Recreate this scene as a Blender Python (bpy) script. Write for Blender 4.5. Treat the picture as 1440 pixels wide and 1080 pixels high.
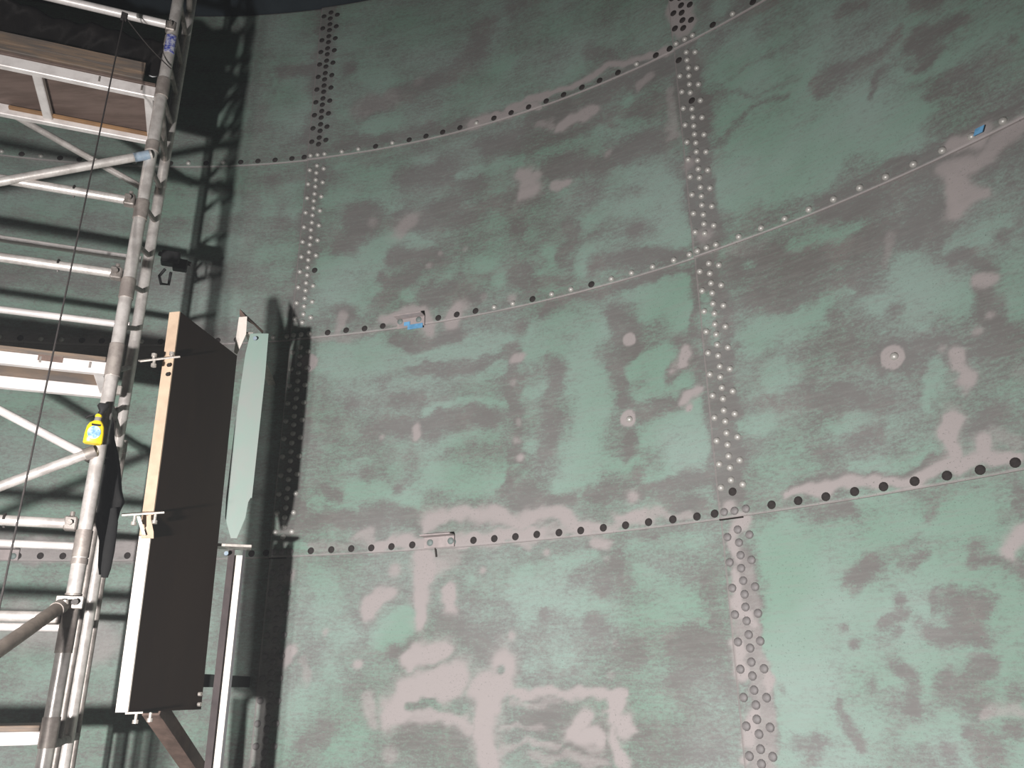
import bpy, math, random
import numpy as np
from mathutils import Vector, Matrix

# ---------------------------------------------------------------- camera, lamps, exposure
for o in list(bpy.data.objects):
    bpy.data.objects.remove(o)
SC = bpy.context.scene
COL = SC.collection
FPX = 1148.73                       # focal length in pixels of the 1440 wide frame
PITCH, ROLL = math.radians(20.683), math.radians(-0.5515)
R = 4.75                            # tank radius
AX, AY = -2.0021, -0.4283           # tank axis; the camera stands at x = y = 0
H = 1.78                            # camera height over the tank floor
cp, sp, cr, sr = math.cos(PITCH), math.sin(PITCH), math.cos(ROLL), math.sin(ROLL)
XC = Vector((cr, -sp * sr, cp * sr)); YC = Vector((-sr, -sp * cr, cp * cr)); FW = Vector((0, cp, sp))
cam = bpy.data.cameras.new('camera')
cam.sensor_width = 36.0; cam.lens = FPX / 1440 * 36; cam.clip_start = 0.05; cam.clip_end = 100
camo = bpy.data.objects.new('camera', cam); COL.objects.link(camo)
mw = Matrix((XC, YC, -FW)).transposed().to_4x4(); mw.translation = (0, 0, H)
camo.matrix_world = mw
SC.camera = camo
w = bpy.data.worlds.new('world'); SC.world = w; w.use_nodes = True
w.node_tree.nodes['Background'].inputs[0].default_value = (0.55, 0.62, 0.7, 1)
w.node_tree.nodes['Background'].inputs[1].default_value = 0.0
wv = w.node_tree.nodes.new('ShaderNodeVolumeScatter')          # thin sanding dust in the air of the closed tank
wv.inputs['Color'].default_value = (.92, .95, 1.0, 1); wv.inputs['Density'].default_value = 0.0055; wv.inputs['Anisotropy'].default_value = .2
w.node_tree.links.new(wv.outputs[0], w.node_tree.nodes['World Output'].inputs['Volume'])
SC.cycles.max_bounces = 6; SC.cycles.diffuse_bounces = 3; SC.cycles.volume_bounces = 0
SC.view_settings.view_transform = 'Standard'; SC.view_settings.look = 'None'
SC.view_settings.gamma = 1.0; SC.view_settings.use_curve_mapping = False
SC.view_settings.exposure = 0.0
# the work lights that stand on the tank floor beside the photographer: (x, y, z), watts, aim point
LAMPS = [((-1.33, 0.0, 1.56), 985.0), ((-1.52, 0.0, 1.55), 190.0)]
LAMP_AIM = (-0.85, 4.2, 1.2)
LAMP_COL = (1.0, 0.98, 0.975)
for i, (lp, pw) in enumerate(LAMPS):
    l = bpy.data.lights.new('work_lamp', 'SPOT'); l.energy = pw; l.color = LAMP_COL; l.shadow_soft_size = 0.055
    l.spot_size = math.radians(165); l.spot_blend = 1.0
    lo = bpy.data.objects.new('work_lamp', l); lo.location = lp; COL.objects.link(lo)
    lo.rotation_euler = (Vector(LAMP_AIM) - Vector(lp)).to_track_quat('-Z', 'Y').to_euler()

# ---------------------------------------------------------------- helpers
def ray(px, py):
    x = (px - 720) / FPX; y = -(py - 540) / FPX
    return XC * x + YC * y + FW
def at(px, py, D):                  # point seen at a pixel, D metres away over the floor
    d = ray(px, py); return Vector((0, 0, H)) + d * (D / math.hypot(d.x, d.y))
def zat(px, py, xy):                # height on the upright through xy that is seen at that row
    d = ray(px, py); t = (d.x * xy[0] + d.y * xy[1]) / (d.x ** 2 + d.y ** 2); return H + d.z * t
def onwall(px, py):                 # angle about the tank axis, height
    d = ray(px, py); a = d.x ** 2 + d.y ** 2; b = -2 * (d.x * AX + d.y * AY); c = AX * AX + AY * AY - R * R
    t = (-b + math.sqrt(b * b - 4 * a * c)) / (2 * a)
    return math.degrees(math.atan2(d.y * t - AY, d.x * t - AX)), H + d.z * t
def cyl(th, z, r):
    a = math.radians(th); return Vector((AX + r * math.cos(a), AY + r * math.sin(a), z))
def srgb(r, g, b, k=1.0):
    f = lambda v: ((v / 255) / 12.92 if v / 255 <= .04045 else ((v / 255 + .055) / 1.055) ** 2.4) * k
    return (f(r), f(g), f(b), 1)

class MB:
    def __init__(s): s.v = []; s.f = []; s.sm = []
    def add(s, vs, fs, smooth=False):
        o = len(s.v); s.v += [Vector(p) for p in vs]; s.f += [tuple(o + i for i in f) for f in fs]; s.sm += [smooth] * len(fs); return s
    def tube(s, p, q, r, seg=14, r2=None, caps=True):
        p, q = Vector(p), Vector(q); d = (q - p).normalized(); r2 = r if r2 is None else r2
        a = d.orthogonal().normalized(); b = d.cross(a)
        vs = [p + (a * math.cos(t) + b * math.sin(t)) * r for t in [2 * math.pi * i / seg for i in range(seg)]]
        vs += [q + (a * math.cos(t) + b * math.sin(t)) * r2 for t in [2 * math.pi * i / seg for i in range(seg)]]
        s.add(vs, [(i, (i + 1) % seg, seg + (i + 1) % seg, seg + i) for i in range(seg)], True)
        if caps: s.add(vs, [tuple(range(seg - 1, -1, -1)), tuple(range(seg, 2 * seg))])
        return s
    def path(s, pts, r, seg=8):
        pts = [Vector(p) for p in pts]; n = len(pts); rings = []
        a = None
        for i, p in enumerate(pts):
            d = (pts[min(i + 1, n - 1)] - pts[max(i - 1, 0)]).normalized()
            a = d.orthogonal().normalized() if a is None else (a - d * a.dot(d)).normalized()
            b = d.cross(a); rr = r[i] if isinstance(r, (list, tuple)) else r
            rings.append([p + (a * math.cos(2 * math.pi * k / seg) + b * math.sin(2 * math.pi * k / seg)) * rr for k in range(seg)])
        return s.loft(rings)
    def loft(s, rings, caps=True, smooth=True):
        seg = len(rings[0]); vs = [p for r in rings for p in r]
        fs = [(j * seg + i, j * seg + (i + 1) % seg, (j + 1) * seg + (i + 1) % seg, (j + 1) * seg + i) for j in range(len(rings) - 1) for i in range(seg)]
        s.add(vs, fs, smooth)
        if caps: s.add(rings[0], [tuple(range(seg - 1, -1, -1))], smooth); s.add(rings[-1], [tuple(range(seg))], smooth)
        return s
    def box(s, c, hx, hy, hz):      # half-axis vectors; edges chamfered a little
        c, hx, hy, hz = Vector(c), Vector(hx), Vector(hy), Vector(hz)
        m = min(hx.length, hy.length, hz.length) * .22
        k = [1 - m / hx.length, 1 - m / hy.length, 1 - m / hz.length]
        vs = []; idx = {}
        for X in (-1, 1):
            for Y in (-1, 1):
                for Z in (-1, 1):
                    for a in range(3):
                        sc = [k[0], k[1], k[2]]; sc[a] = 1
                        idx[(X, Y, Z, a)] = len(vs); vs.append(c + hx * X * sc[0] + hy * Y * sc[1] + hz * Z * sc[2])
        fs = []
        g = lambda X, Y, Z, a: idx[(X, Y, Z, a)]
        for S in (-1, 1):
            fs.append([g(S, -1, -1, 0), g(S, 1, -1, 0), g(S, 1, 1, 0), g(S, -1, 1, 0)])
            fs.append([g(-1, S, -1, 1), g(1, S, -1, 1), g(1, S, 1, 1), g(-1, S, 1, 1)])
            fs.append([g(-1, -1, S, 2), g(1, -1, S, 2), g(1, 1, S, 2), g(-1, 1, S, 2)])
        for A in (-1, 1):
            for B in (-1, 1):
                fs.append([g(-1, A, B, 1), g(1, A, B, 1), g(1, A, B, 2), g(-1, A, B, 2)])
                fs.append([g(A, -1, B, 0), g(A, 1, B, 0), g(A, 1, B, 2), g(A, -1, B, 2)])
                fs.append([g(A, B, -1, 0), g(A, B, 1, 0), g(A, B, 1, 1), g(A, B, -1, 1)])
                for C in (-1, 1): fs.append([g(A, B, C, 0), g(A, B, C, 1), g(A, B, C, 2)])
        out = []
        for f in fs:                # wind every face outwards
            ctr = sum((vs[i] for i in f), Vector()) / len(f); nr = (vs[f[1]] - vs[f[0]]).cross(vs[f[2]] - vs[f[0]])
            out.append(tuple(f) if nr.dot(ctr - c) > 0 else tuple(reversed(f)))
        return s.add(vs, out)
    def hexa(s, c8):                # 8 corners: bottom 4, top 4
        c8 = [Vector(p) for p in c8]; ctr = sum(c8, Vector()) / 8
        fs = [(0, 1, 2, 3), (4, 5, 6, 7), (0, 1, 5, 4), (1, 2, 6, 5), (2, 3, 7, 6), (3, 0, 4, 7)]; out = []
        for f in fs:
            m = sum((c8[i] for i in f), Vector()) / 4; nr = (c8[f[1]] - c8[f[0]]).cross(c8[f[2]] - c8[f[0]])
            out.append(f if nr.dot(m - ctr) > 0 else tuple(reversed(f)))
        return s.add(c8, out)
    def prism(s, poly, ext):        # flat polygon pushed along ext
        n = len(poly); a = [Vector(p) for p in poly]; b = [p + Vector(ext) for p in a]
        nr = Vector()
        for i in range(n): nr += a[i].cross(a[(i + 1) % n])
        fl = nr.dot(Vector(ext)) > 0
        f1 = tuple(range(n)); f2 = tuple(range(n, 2 * n))
        fs = [tuple(reversed(f1)) if fl else f1, f2 if fl else tuple(reversed(f2))]
        for i in range(n):
            q = (i, (i + 1) % n, n + (i + 1) % n, n + i); fs.append(q if fl else tuple(reversed(q)))
        return s.add(a + b, fs)
    def build(s, name, mat, parent=None, base=None):
        org = Vector(base) if base is not None else (root_of(parent) if parent else Vector())
        me = bpy.data.meshes.new(name)
        me.from_pydata([tuple(p - org) for p in s.v], [], s.f)
        me.polygons.foreach_set('use_smooth', s.sm); me.materials.append(mat); me.update()
        o = bpy.data.objects.new(name, me); COL.objects.link(o)
        if parent: o.parent = parent
        else: o.location = org
        o['_org'] = tuple(org)
        return o
def root_of(p): return Vector(p['_org'])
def tag(o, label=None, cat=None, group=None, kind=None):
    if label: o['label'] = label
    if cat: o['category'] = cat
    if group: o['group'] = group
    if kind: o['kind'] = kind
    return o
def thing(name, loc, label, cat, group=None, kind=None):
    o = bpy.data.objects.new(name, None); COL.objects.link(o); o.location = loc; o['_org'] = tuple(loc); o.empty_display_size = .1
    return tag(o, label, cat, group, kind)

# ---------------------------------------------------------------- materials
class NT:
    def __init__(s, name):
        s.m = bpy.data.materials.new(name); s.m.use_nodes = True; s.t = s.m.node_tree; s.b = s.t.nodes['Principled BSDF']
    def n(s, typ, **kw):
        nd = s.t.nodes.new(typ)
        for k, v in kw.items(): setattr(nd, k, v)
        return nd
    def l(s, a, b): s.t.links.new(a, b)
    def val(s, sock, v):
        if isinstance(v, (int, float)): sock.default_value = v
        elif isinstance(v, tuple): sock.default_value = v
        else: s.l(v, sock)
    def math(s, op, a, b=0.0, c=0.0, clamp=False):
        nd = s.n('ShaderNodeMath', operation=op, use_clamp=clamp)
        for i, v in enumerate((a, b, c)): s.val(nd.inputs[i], v)
        return nd.outputs[0]
    def noise(s, vec, scale, detail=4, rough=.55, dist=0.0):
        nd = s.n('ShaderNodeTexNoise'); nd.inputs['Scale'].default_value = scale; nd.inputs['Detail'].default_value = detail
        nd.inputs['Roughness'].default_value = rough; nd.inputs['Distortion'].default_value = dist
        if vec is not None: s.l(vec, nd.inputs['Vector'])
        return nd.outputs['Fac']
    def step(s, x, lo, hi):
        nd = s.n('ShaderNodeMapRange', interpolation_type='SMOOTHSTEP'); s.val(nd.inputs[0], x)
        nd.inputs[1].default_value = lo; nd.inputs[2].default_value = hi; nd.inputs[3].default_value = 0; nd.inputs[4].default_value = 1
        return nd.outputs[0]
    def mix(s, f, a, b):
        nd = s.n('ShaderNodeMix', data_type='RGBA'); s.val(nd.inputs[0], f); s.val(nd.inputs[6], a); s.val(nd.inputs[7], b)
        return nd.outputs[2]
    def scaled(s, vec, xyz):
        nd = s.n('ShaderNodeMapping'); nd.inputs['Scale'].default_value = xyz; s.l(vec, nd.inputs['Vector']); return nd.outputs[0]
    def obj(s): return s.n('ShaderNodeTexCoord').outputs['Object']
    def bump(s, h, strength, dist=.004):
        nd = s.n('ShaderNodeBump'); nd.inputs['Strength'].default_value = strength; nd.inputs['Distance'].default_value = dist
        s.l(h, nd.inputs['Height']); s.l(nd.outputs[0], s.b.inputs['Normal'])

def simple(name, c1, c2=None, scale=8, rough=.5, metal=0.0, stretch=(1, 1, 1), bump=.15, detail=6, spec=.5):
    k = NT(name); o = k.scaled(k.obj(), stretch)
    f = k.step(k.noise(o, scale, detail, .65), .35, .65)
    k.l(k.mix(f, c1, c2 or c1), k.b.inputs['Base Color'])
    k.b.inputs['Roughness'].default_value = rough; k.b.inputs['Metallic'].default_value = metal
    k.b.inputs['Specular IOR Level'].default_value = spec
    if bump: k.bump(k.noise(o, scale * 6, 4, .6), bump)
    return k.m

def wall_paint():
    k = NT('sanded_tank_paint')
    uv = k.n('ShaderNodeAttribute', attribute_name='arc').outputs['Vector']      # metres along the wall, metres up
    g = k.n('ShaderNodeAttribute', attribute_name='green').outputs['Fac']
    p = k.n('ShaderNodeAttribute', attribute_name='pale').outputs['Fac']
    n1 = k.noise(uv, 5.0, 7, .62, .3)
    nh = k.noise(k.scaled(uv, (1.2, 4.5, 1)), 3.0, 6, .6, .4)                     # sideways sanding strokes
    nf = k.noise(k.scaled(uv, (1, 2.2, 1)), 34, 4, .75)
    ng = k.noise(uv, 105, 3, .75)
    st = k.noise(k.scaled(uv, (1, 9, 1)), 7, 5, .65)
    wob = k.math('ADD', k.math('MULTIPLY', k.math('SUBTRACT', n1, .5), .85), k.math('MULTIPLY', k.math('SUBTRACT', nh, .5), .75))
    fine = k.math('ADD', k.math('MULTIPLY', k.math('SUBTRACT', nf, .5), 1.7), k.math('MULTIPLY', k.math('SUBTRACT', ng, .5), 1.2))
    gf = k.step(k.math('ADD', k.math('ADD', g, wob), fine), -.02, 1.0)
    pf = k.step(k.math('ADD', k.math('ADD', p, k.math('MULTIPLY', wob, .5)), k.math('MULTIPLY', fine, .18)), .10, .90)
    low = k.step(k.noise(uv, 1.6, 3, .5), .3, .7)
    base = k.mix(low, srgb(102, 99, 96), srgb(114, 112, 110))
    base = k.mix(k.math('MULTIPLY', k.step(n1, .48, .7), .5), base, srgb(122, 114, 111))
    green = k.mix(low, srgb(116, 142, 127), srgb(134, 152, 143))
    col = k.mix(gf, base, green)
    col = k.mix(k.math('MULTIPLY', k.step(st, .42, .72), .28), col, srgb(134, 132, 128))
    col = k.mix(pf, col, srgb(152, 144, 142))
    pits = k.math('MULTIPLY', k.step(ng, .57, .70), k.math('MULTIPLY', k.step(n1, .36, .60), .6))
    col = k.mix(pits, col, srgb(70, 74, 70))
    k.l(col, k.b.inputs['Base Color'])
    k.l(k.math('ADD', k.math('MULTIPLY', n1, .2), .45), k.b.inputs['Roughness'])
    k.b.inputs['Specular IOR Level'].default_value = .3
    k.bump(k.math('ADD', nf, k.math('MULTIPLY', n1, 2.0)), .18, .003)
    return k.m

M = {}
M['wall'] = wall_paint()
M['rivet_bright'] = simple('scraped_rivet_steel', srgb(186, 182, 176), srgb(166, 163, 158), 40, .42, .25, bump=.1)
M['rivet_dark'] = simple('dark_rivet_steel', srgb(50, 46, 45), srgb(60, 55, 54), 30, .8, 0, spec=.15)
M['rivet_grey'] = simple('grey_painted_rivet', srgb(122, 117, 116), srgb(106, 102, 101), 30, .6)
M['rivet_green'] = simple('green_grey_rivet', srgb(112, 122, 120), srgb(120, 130, 126), 30, .6)
M['floor'] = simple('tank_floor_steel', srgb(44, 40, 37), srgb(56, 51, 47), 3, .8)
M['roof'] = simple('dark_roof_steel', srgb(26, 34, 42), srgb(38, 46, 52), 2, .7)
M['alu'] = simple('scuffed_aluminium', srgb(224, 217, 211), srgb(190, 182, 176), 14, .34, .45, bump=.12)
M['alu_dull'] = simple('dull_aluminium', srgb(150, 142, 136), srgb(120, 112, 106), 18, .5, .45, bump=.2)
M['alu_white'] = simple('pale_aluminium_beam', srgb(236, 229, 225), srgb(214, 206, 202), 10, .42, .15)
M['collar'] = simple('weld_collar', srgb(168, 158, 150), srgb(140, 130, 124), 20, .5, .4)
M['steel_dark'] = simple('dark_clamp_steel', srgb(48, 44, 42), srgb(70, 64, 60), 20, .5, .5)
M['zinc'] = simple('zinc_plate', srgb(205, 196, 188), srgb(176, 168, 160), 30, .4, .5)
M['ply'] = simple('brown_plywood', srgb(92, 76, 68), srgb(112, 94, 86), 4, .7, stretch=(1, 6, 1))
M['timber'] = simple('weathered_timber', srgb(124, 104, 86), srgb(92, 84, 78), 5, .75, stretch=(1, 1, 12), bump=.3)
M['batten'] = simple('fresh_batten', srgb(150, 114, 78), srgb(128, 96, 66), 6, .7)
M['sheet'] = simple('black_plastic_sheet', srgb(22, 20, 20), srgb(30, 27, 26), 4, .32, bump=.3)
M['panel'] = simple('dark_brown_panel', srgb(33, 21, 14), srgb(41, 28, 19), 3, .7, stretch=(1, 1, .3), spec=.25)
M['strip_tan'] = simple('tan_edge_strip', srgb(188, 164, 140), srgb(172, 148, 126), 8, .6)
M['strip_white'] = simple('light_whitened_strip', srgb(232, 222, 212), srgb(220, 208, 198), 8, .5)  # white partly stands in for strong light low on the panel edge
M['rust'] = simple('rusty_angle_steel', srgb(84, 68, 60), srgb(110, 90, 80), 12, .7)
M['blade'] = simple('green_grey_paint', srgb(132, 152, 142), srgb(146, 146, 142), 3, .55, stretch=(1, 1, .5))
M['hole'] = simple('drilled_hole', srgb(26, 20, 16), None, 10, .9, bump=0)
M['rope'] = simple('dark_rope', srgb(52, 46, 44), srgb(40, 36, 34), 60, .9)
M['cloth'] = simple('black_cloth', srgb(17, 16, 16), srgb(22, 21, 20), 12, .95, bump=.5)
M['yellow'] = simple('yellow_bottle_plastic', srgb(236, 206, 30), srgb(244, 214, 50), 6, .35, bump=0)
M['label_blue'] = simple('blue_bottle_label', srgb(92, 140, 200), srgb(190, 208, 226), 40, .5, bump=0)
M['black'] = simple('black_plastic', srgb(24, 23, 23), srgb(32, 31, 31), 10, .5, bump=0)
M['grey_neck'] = simple('grey_bottle_neck', srgb(140, 132, 126), srgb(120, 112, 106), 20, .5, bump=0)
M['tape'] = simple('blue_tape', srgb(84, 136, 172), srgb(104, 160, 200), 20, .6)
M['sticker'] = simple('blue_sticker', srgb(44, 58, 150), srgb(190, 190, 200), 60, .5, bump=0)
M['bracket'] = simple('painted_bracket_steel', srgb(164, 152, 150), srgb(148, 138, 136), 20, .55)
M['tape_pale'] = simple('faded_blue_tape', srgb(120, 140, 158), srgb(150, 160, 168), 20, .6)
M['grey_tube'] = simple('dusty_grey_tube', srgb(146, 133, 122), srgb(122, 110, 101), 14, .55, .1)
M['flange'] = simple('dark_flange', srgb(52, 42, 42), srgb(64, 53, 52), 12, .7)
def emit(name, c, s):
    k = NT(name); k.b.inputs['Emission Color'].default_value = c; k.b.inputs['Emission Strength'].default_value = s; return k.m
M['lamp_glass'] = emit('lit_lamp_glass', (1, .96, .92, 1), 8)

# hand-mapped wear of the wall paint: (0 green / 1 pale, amount, half width m, softness m, [arc m, height m, ...])
PAINT = [
    (0, 0.55, 0.4584, 0.1246, [6.729, 5.685, 5.5, 5.358]),
    (0, 0.66, 0.1074, 0.0701, [6.907, 6.011, 6.864, 5.227]),
    (0, 0.2, 0.0596, 0.0389, [6.952, 5.6, 6.764, 5.609]),
    (0, 0.65, 0.1305, 0.0851, [6.51, 5.894, 6.047, 5.778]),
    (0, 0.75, 0.0694, 0.0452, [6.389, 5.495, 6.193, 5.358]),
    (0, 0.85, 0.0867, 0.0565, [5.421, 5.269]),
    (0, 0.2, 0.047, 0.0307, [6.475, 5.56]),
    (0, 0.12, 0.0788, 0.0514, [6.346, 5.207, 6.082, 5.269, 5.764, 5.33, 5.593, 5.469, 5.58, 5.619]),
    (0, 0.1, 0.0669, 0.0436, [5.632, 5.437]),
    (1, 0.38, 0.0967, 0.0631, [6.374, 5.228, 6.188, 5.249]),
    (1, 0.38, 0.048, 0.0313, [5.991, 5.336]),
    (0, 0.8, 0.0674, 0.044, [6.297, 5.048, 6.154, 5.076]),
    (0, 0.75, 0.0459, 0.0299, [6.504, 5.191]),
    (0, 0.6, 0.0442, 0.0288, [5.916, 5.047]),
    (0, 0.12, 0.0382, 0.0249, [6.489, 4.964, 6.043, 4.948, 5.757, 4.931, 5.373, 4.921]),
    (0, 0.12, 0.0647, 0.0422, [6.665, 6.111, 6.665, 5.387, 6.669, 4.932]),
    (1, 0.52, 0.0597, 0.0377, [5.641, 4.925, 5.551, 4.911]),
    (1, 1.03, 0.0409, 0.0266, [5.641, 4.925, 5.551, 4.911]),
    (1, 0.86, 0.0245, 0.0183, [5.5, 4.922, 5.222, 4.907]),
    (0, 0.7, 0.0549, 0.0358, [6.464, 4.8, 6.265, 4.694, 5.908, 4.758]),
    (0, 0.75, 0.0763, 0.0497, [6.489, 4.591, 6.13, 4.557]),
    (0, 0.12, 0.0742, 0.0484, [6.058, 4.653, 5.751, 4.608, 5.624, 4.468]),
    (0, 0.75, 0.0311, 0.0203, [5.7, 4.581, 5.327, 4.579]),
    (0, 0.1, 0.0725, 0.0473, [5.5, 4.714, 5.251, 4.699]),
    (1, 0.39, 0.0928, 0.0586, [5.258, 4.362]),
    (1, 0.76, 0.0635, 0.0414, [5.258, 4.362]),
    (0, 0.6, 0.0407, 0.0265, [5.464, 4.371]),
    (0, 0.2, 0.0433, 0.0282, [6.304, 4.479]),
    (0, 0.2, 0.0564, 0.0368, [6.936, 4.757]),
    (0, 0.65, 0.0556, 0.0362, [6.802, 4.687, 6.774, 4.515]),
    (0, 0.7, 0.0556, 0.0363, [6.942, 4.558]),
    (0, 0.2, 0.0556, 0.0363, [6.663, 4.858, 6.634, 4.499]),
    (0, 0.5, 0.206, 0.0896, [5.241, 5.477, 4.512, 5.104]),
    (0, 0.62, 0.1154, 0.0753, [5.111, 5.492, 4.867, 5.226]),
    (0, 0.62, 0.0802, 0.0523, [4.673, 5.194]),
    (0, 0.2, 0.0663, 0.0433, [5.343, 5.692, 5.237, 5.705]),
    (0, 0.25, 0.0504, 0.0329, [4.758, 4.991, 4.871, 5.143]),
    (0, 0.75, 0.0515, 0.0336, [5.111, 5.043, 4.949, 5.055]),
    (1, 0.47, 0.0373, 0.0235, [5.378, 4.95, 5.076, 4.958, 4.783, 4.963, 4.618, 4.946, 4.434, 4.926]),
    (1, 0.92, 0.0255, 0.0174, [5.378, 4.95, 5.076, 4.958, 4.783, 4.963, 4.618, 4.946, 4.434, 4.926]),
    (1, 0.76, 0.0656, 0.0259, [4.33, 5.197, 4.315, 4.987]),
    (0, 0.1, 0.0373, 0.0243, [4.185, 5.062]),
    (0, 0.7, 0.0458, 0.0299, [4.115, 4.99]),
    (0, 0.15, 0.0269, 0.0175, [4.031, 4.883]),
    (0, 0.2, 0.0876, 0.0572, [5.256, 4.701, 4.779, 4.618, 4.438, 4.609]),
    (0, 0.06, 0.0691, 0.0451, [5.254, 4.809, 4.887, 4.822, 4.648, 4.843, 4.441, 4.839]),
    (1, 0.52, 0.0588, 0.0371, [5.048, 4.723, 4.891, 4.731]),
    (1, 1.03, 0.0402, 0.0262, [5.048, 4.723, 4.891, 4.731]),
    (1, 0.28, 0.0474, 0.0299, [5.193, 4.759, 5.107, 4.753]),
    (1, 0.54, 0.0324, 0.0211, [5.193, 4.759, 5.107, 4.753]),
    (1, 0.33, 0.0416, 0.0263, [4.605, 4.789, 4.535, 4.805]),
    (1, 0.65, 0.0285, 0.0186, [4.605, 4.789, 4.535, 4.805]),
    (0, 0.65, 0.0352, 0.023, [5.222, 4.57, 5.017, 4.574, 4.806, 4.541, 4.613, 4.519]),
    (0, 0.75, 0.0347, 0.0226, [4.669, 4.71]),
    (0, 0.6, 0.0286, 0.0186, [4.732, 4.623, 4.613, 4.519]),
    (0, 0.55, 0.0278, 0.0182, [4.515, 4.486]),
    (0, 0.06, 0.0667, 0.0435, [5.141, 4.451, 4.793, 4.373, 4.479, 4.385]),
    (1, 0.28, 0.0371, 0.0234, [4.801, 4.426]),
    (1, 0.54, 0.0253, 0.0166, [4.801, 4.426]),
    (1, 0.39, 0.078, 0.0492, [5.309, 4.481, 5.299, 4.349]),
    (1, 0.76, 0.0533, 0.0348, [5.309, 4.481, 5.299, 4.349]),
    (1, 0.36, 0.0456, 0.0288, [5.144, 4.338, 5.038, 4.333]),
    (1, 0.7, 0.0312, 0.0203, [5.144, 4.338, 5.038, 4.333]),
    (0, 0.75, 0.0549, 0.0358, [4.8, 4.254, 4.665, 4.249, 4.519, 4.166, 4.462, 4.074]),
    (0, 0.6, 0.0293, 0.0191, [5.205, 4.269, 5.052, 4.258]),
    (0, 0.85, 0.1795, 0.0557, [4.03, 4.625, 3.783, 4.527]),
    (0, 0.85, 0.1671, 0.0545, [4.068, 4.298, 3.828, 4.209]),
    (0, 0.92, 0.1639, 0.0534, [4.096, 3.981, 3.902, 3.941]),
    (0, 0.45, 0.0139, 0.0151, [4.207, 4.53, 4.069, 4.554, 3.935, 4.567, 3.817, 4.561]),
    (0, 0.4, 0.0137, 0.0149, [4.209, 4.513, 4.034, 4.416, 3.805, 4.372]),
    (0, 0.35, 0.0154, 0.0149, [4.25, 4.219, 4.166, 4.235, 4.087, 4.308, 4.021, 4.363, 3.85, 4.321]),
    (1, 0.27, 0.0562, 0.0367, [4.053, 4.688]),
    (0, 0, 0.0671, 0.0243, [4.328, 4.852, 4.323, 4.55, 4.315, 4.193, 4.325, 3.886]),
    (1, 0.49, 0.0312, 0.0203, [4.422, 4.664, 4.425, 4.384]),
    (1, 0.3, 0.0576, 0.0364, [4.369, 4.171]),
    (1, 0.59, 0.0394, 0.0257, [4.369, 4.171]),
    (0, 0.6, 0.1504, 0.0654, [3.753, 4.657, 2.959, 4.031]),
    (0, 0.92, 0.1456, 0.05, [3.894, 3.989, 3.58, 4.003, 3.434, 3.887]),
    (0, 0.92, 0.1042, 0.0435, [4.046, 3.905, 3.773, 3.877]),
    (0, 0.15, 0.0487, 0.0318, [4.025, 4.917, 3.875, 4.863]),
    (0, 0.15, 0.0397, 0.0259, [3.54, 4.572, 3.47, 4.563]),
    (0, 0.45, 0.0693, 0.0452, [3.891, 4.74]),
    (0, 0.05, 0.0398, 0.0259, [3.14, 4.202, 3.29, 4.236, 3.252, 4.188]),
    (0, 0.1, 0.0317, 0.0206, [3.39, 4.32, 3.341, 4.315]),
    (0, 0.1, 0.0357, 0.0233, [3.73, 4.292, 3.57, 4.276, 3.45, 4.268, 3.357, 4.317]),
    (0, 0.2, 0.0238, 0.0155, [3.719, 4.242, 3.608, 4.258]),
    (0, 0.15, 0.0242, 0.0158, [3.452, 4.156, 3.489, 4.089]),
    (0, 0.1, 0.026, 0.0169, [3.299, 4.102, 3.234, 4.115]),
    (0, 0.2, 0.0345, 0.0225, [3.301, 3.929, 3.223, 3.973, 3.08, 3.956, 3.017, 3.955]),
    (0, 0.35, 0.0374, 0.0244, [3.292, 3.811, 3.181, 3.814, 3.014, 3.775]),
    (0, 0.1, 0.0199, 0.013, [2.975, 3.988]),
    (0, 0.2, 0.0242, 0.0158, [3.038, 3.953]),
    (0, 0.85, 0.0239, 0.0156, [3.395, 4.108, 3.247, 4.047, 3.093, 4.069, 2.951, 4.07]),
    (0, 0.1, 0.0442, 0.0288, [3.258, 4.408, 3.187, 4.361]),
    (0, 0.1, 0.0185, 0.0124, [3.797, 3.719, 3.659, 3.721, 3.545, 3.711, 3.386, 3.718, 3.249, 3.729, 3.195, 3.742, 3.012, 3.695]),
    (1, 0.47, 0.0545, 0.0344, [3.226, 3.698, 3.157, 3.683]),
    (1, 0.92, 0.0373, 0.0243, [3.226, 3.698, 3.157, 3.683]),
    (0, 0.05, 0.0777, 0.0506, [3.722, 3.646, 3.401, 3.635, 3.119, 3.599]),
    (1, 0.39, 0.062, 0.0391, [3.287, 3.609, 3.187, 3.605, 3.029, 3.646]),
    (1, 0.76, 0.0424, 0.0277, [3.287, 3.609, 3.187, 3.605, 3.029, 3.646]),
    (1, 0.41, 0.0625, 0.0394, [3.283, 3.554, 3.228, 3.473, 3.277, 3.439]),
    (1, 0.81, 0.0427, 0.0279, [3.283, 3.554, 3.228, 3.473, 3.277, 3.439]),
    (0, 0.5, 0.0234, 0.0153, [3.117, 3.513]),
    (1, 0.11, 0.0248, 0.0162, [3.117, 3.513]),
    (0, 0.05, 0.0886, 0.0578, [4.138, 3.535, 3.834, 3.467, 3.513, 3.44, 3.363, 3.439]),
    (0, 0.1, 0.0682, 0.0444, [4.11, 3.38, 3.943, 3.304, 3.699, 3.27]),
    (0, 0.15, 0.0523, 0.0356, [3.67, 2.972, 3.209, 2.861]),
    (1, 0.44, 0.0484, 0.0306, [3.296, 3.561, 3.282, 3.484]),
    (1, 0.86, 0.0331, 0.0216, [3.296, 3.561, 3.282, 3.484]),
    (1, 0.41, 0.0475, 0.03, [3.282, 3.45, 3.204, 3.452]),
    (1, 0.81, 0.0325, 0.0212, [3.282, 3.45, 3.204, 3.452]),
    (1, 0.43, 0.0271, 0.0177, [3.548, 3.42, 3.578, 3.336]),
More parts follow.
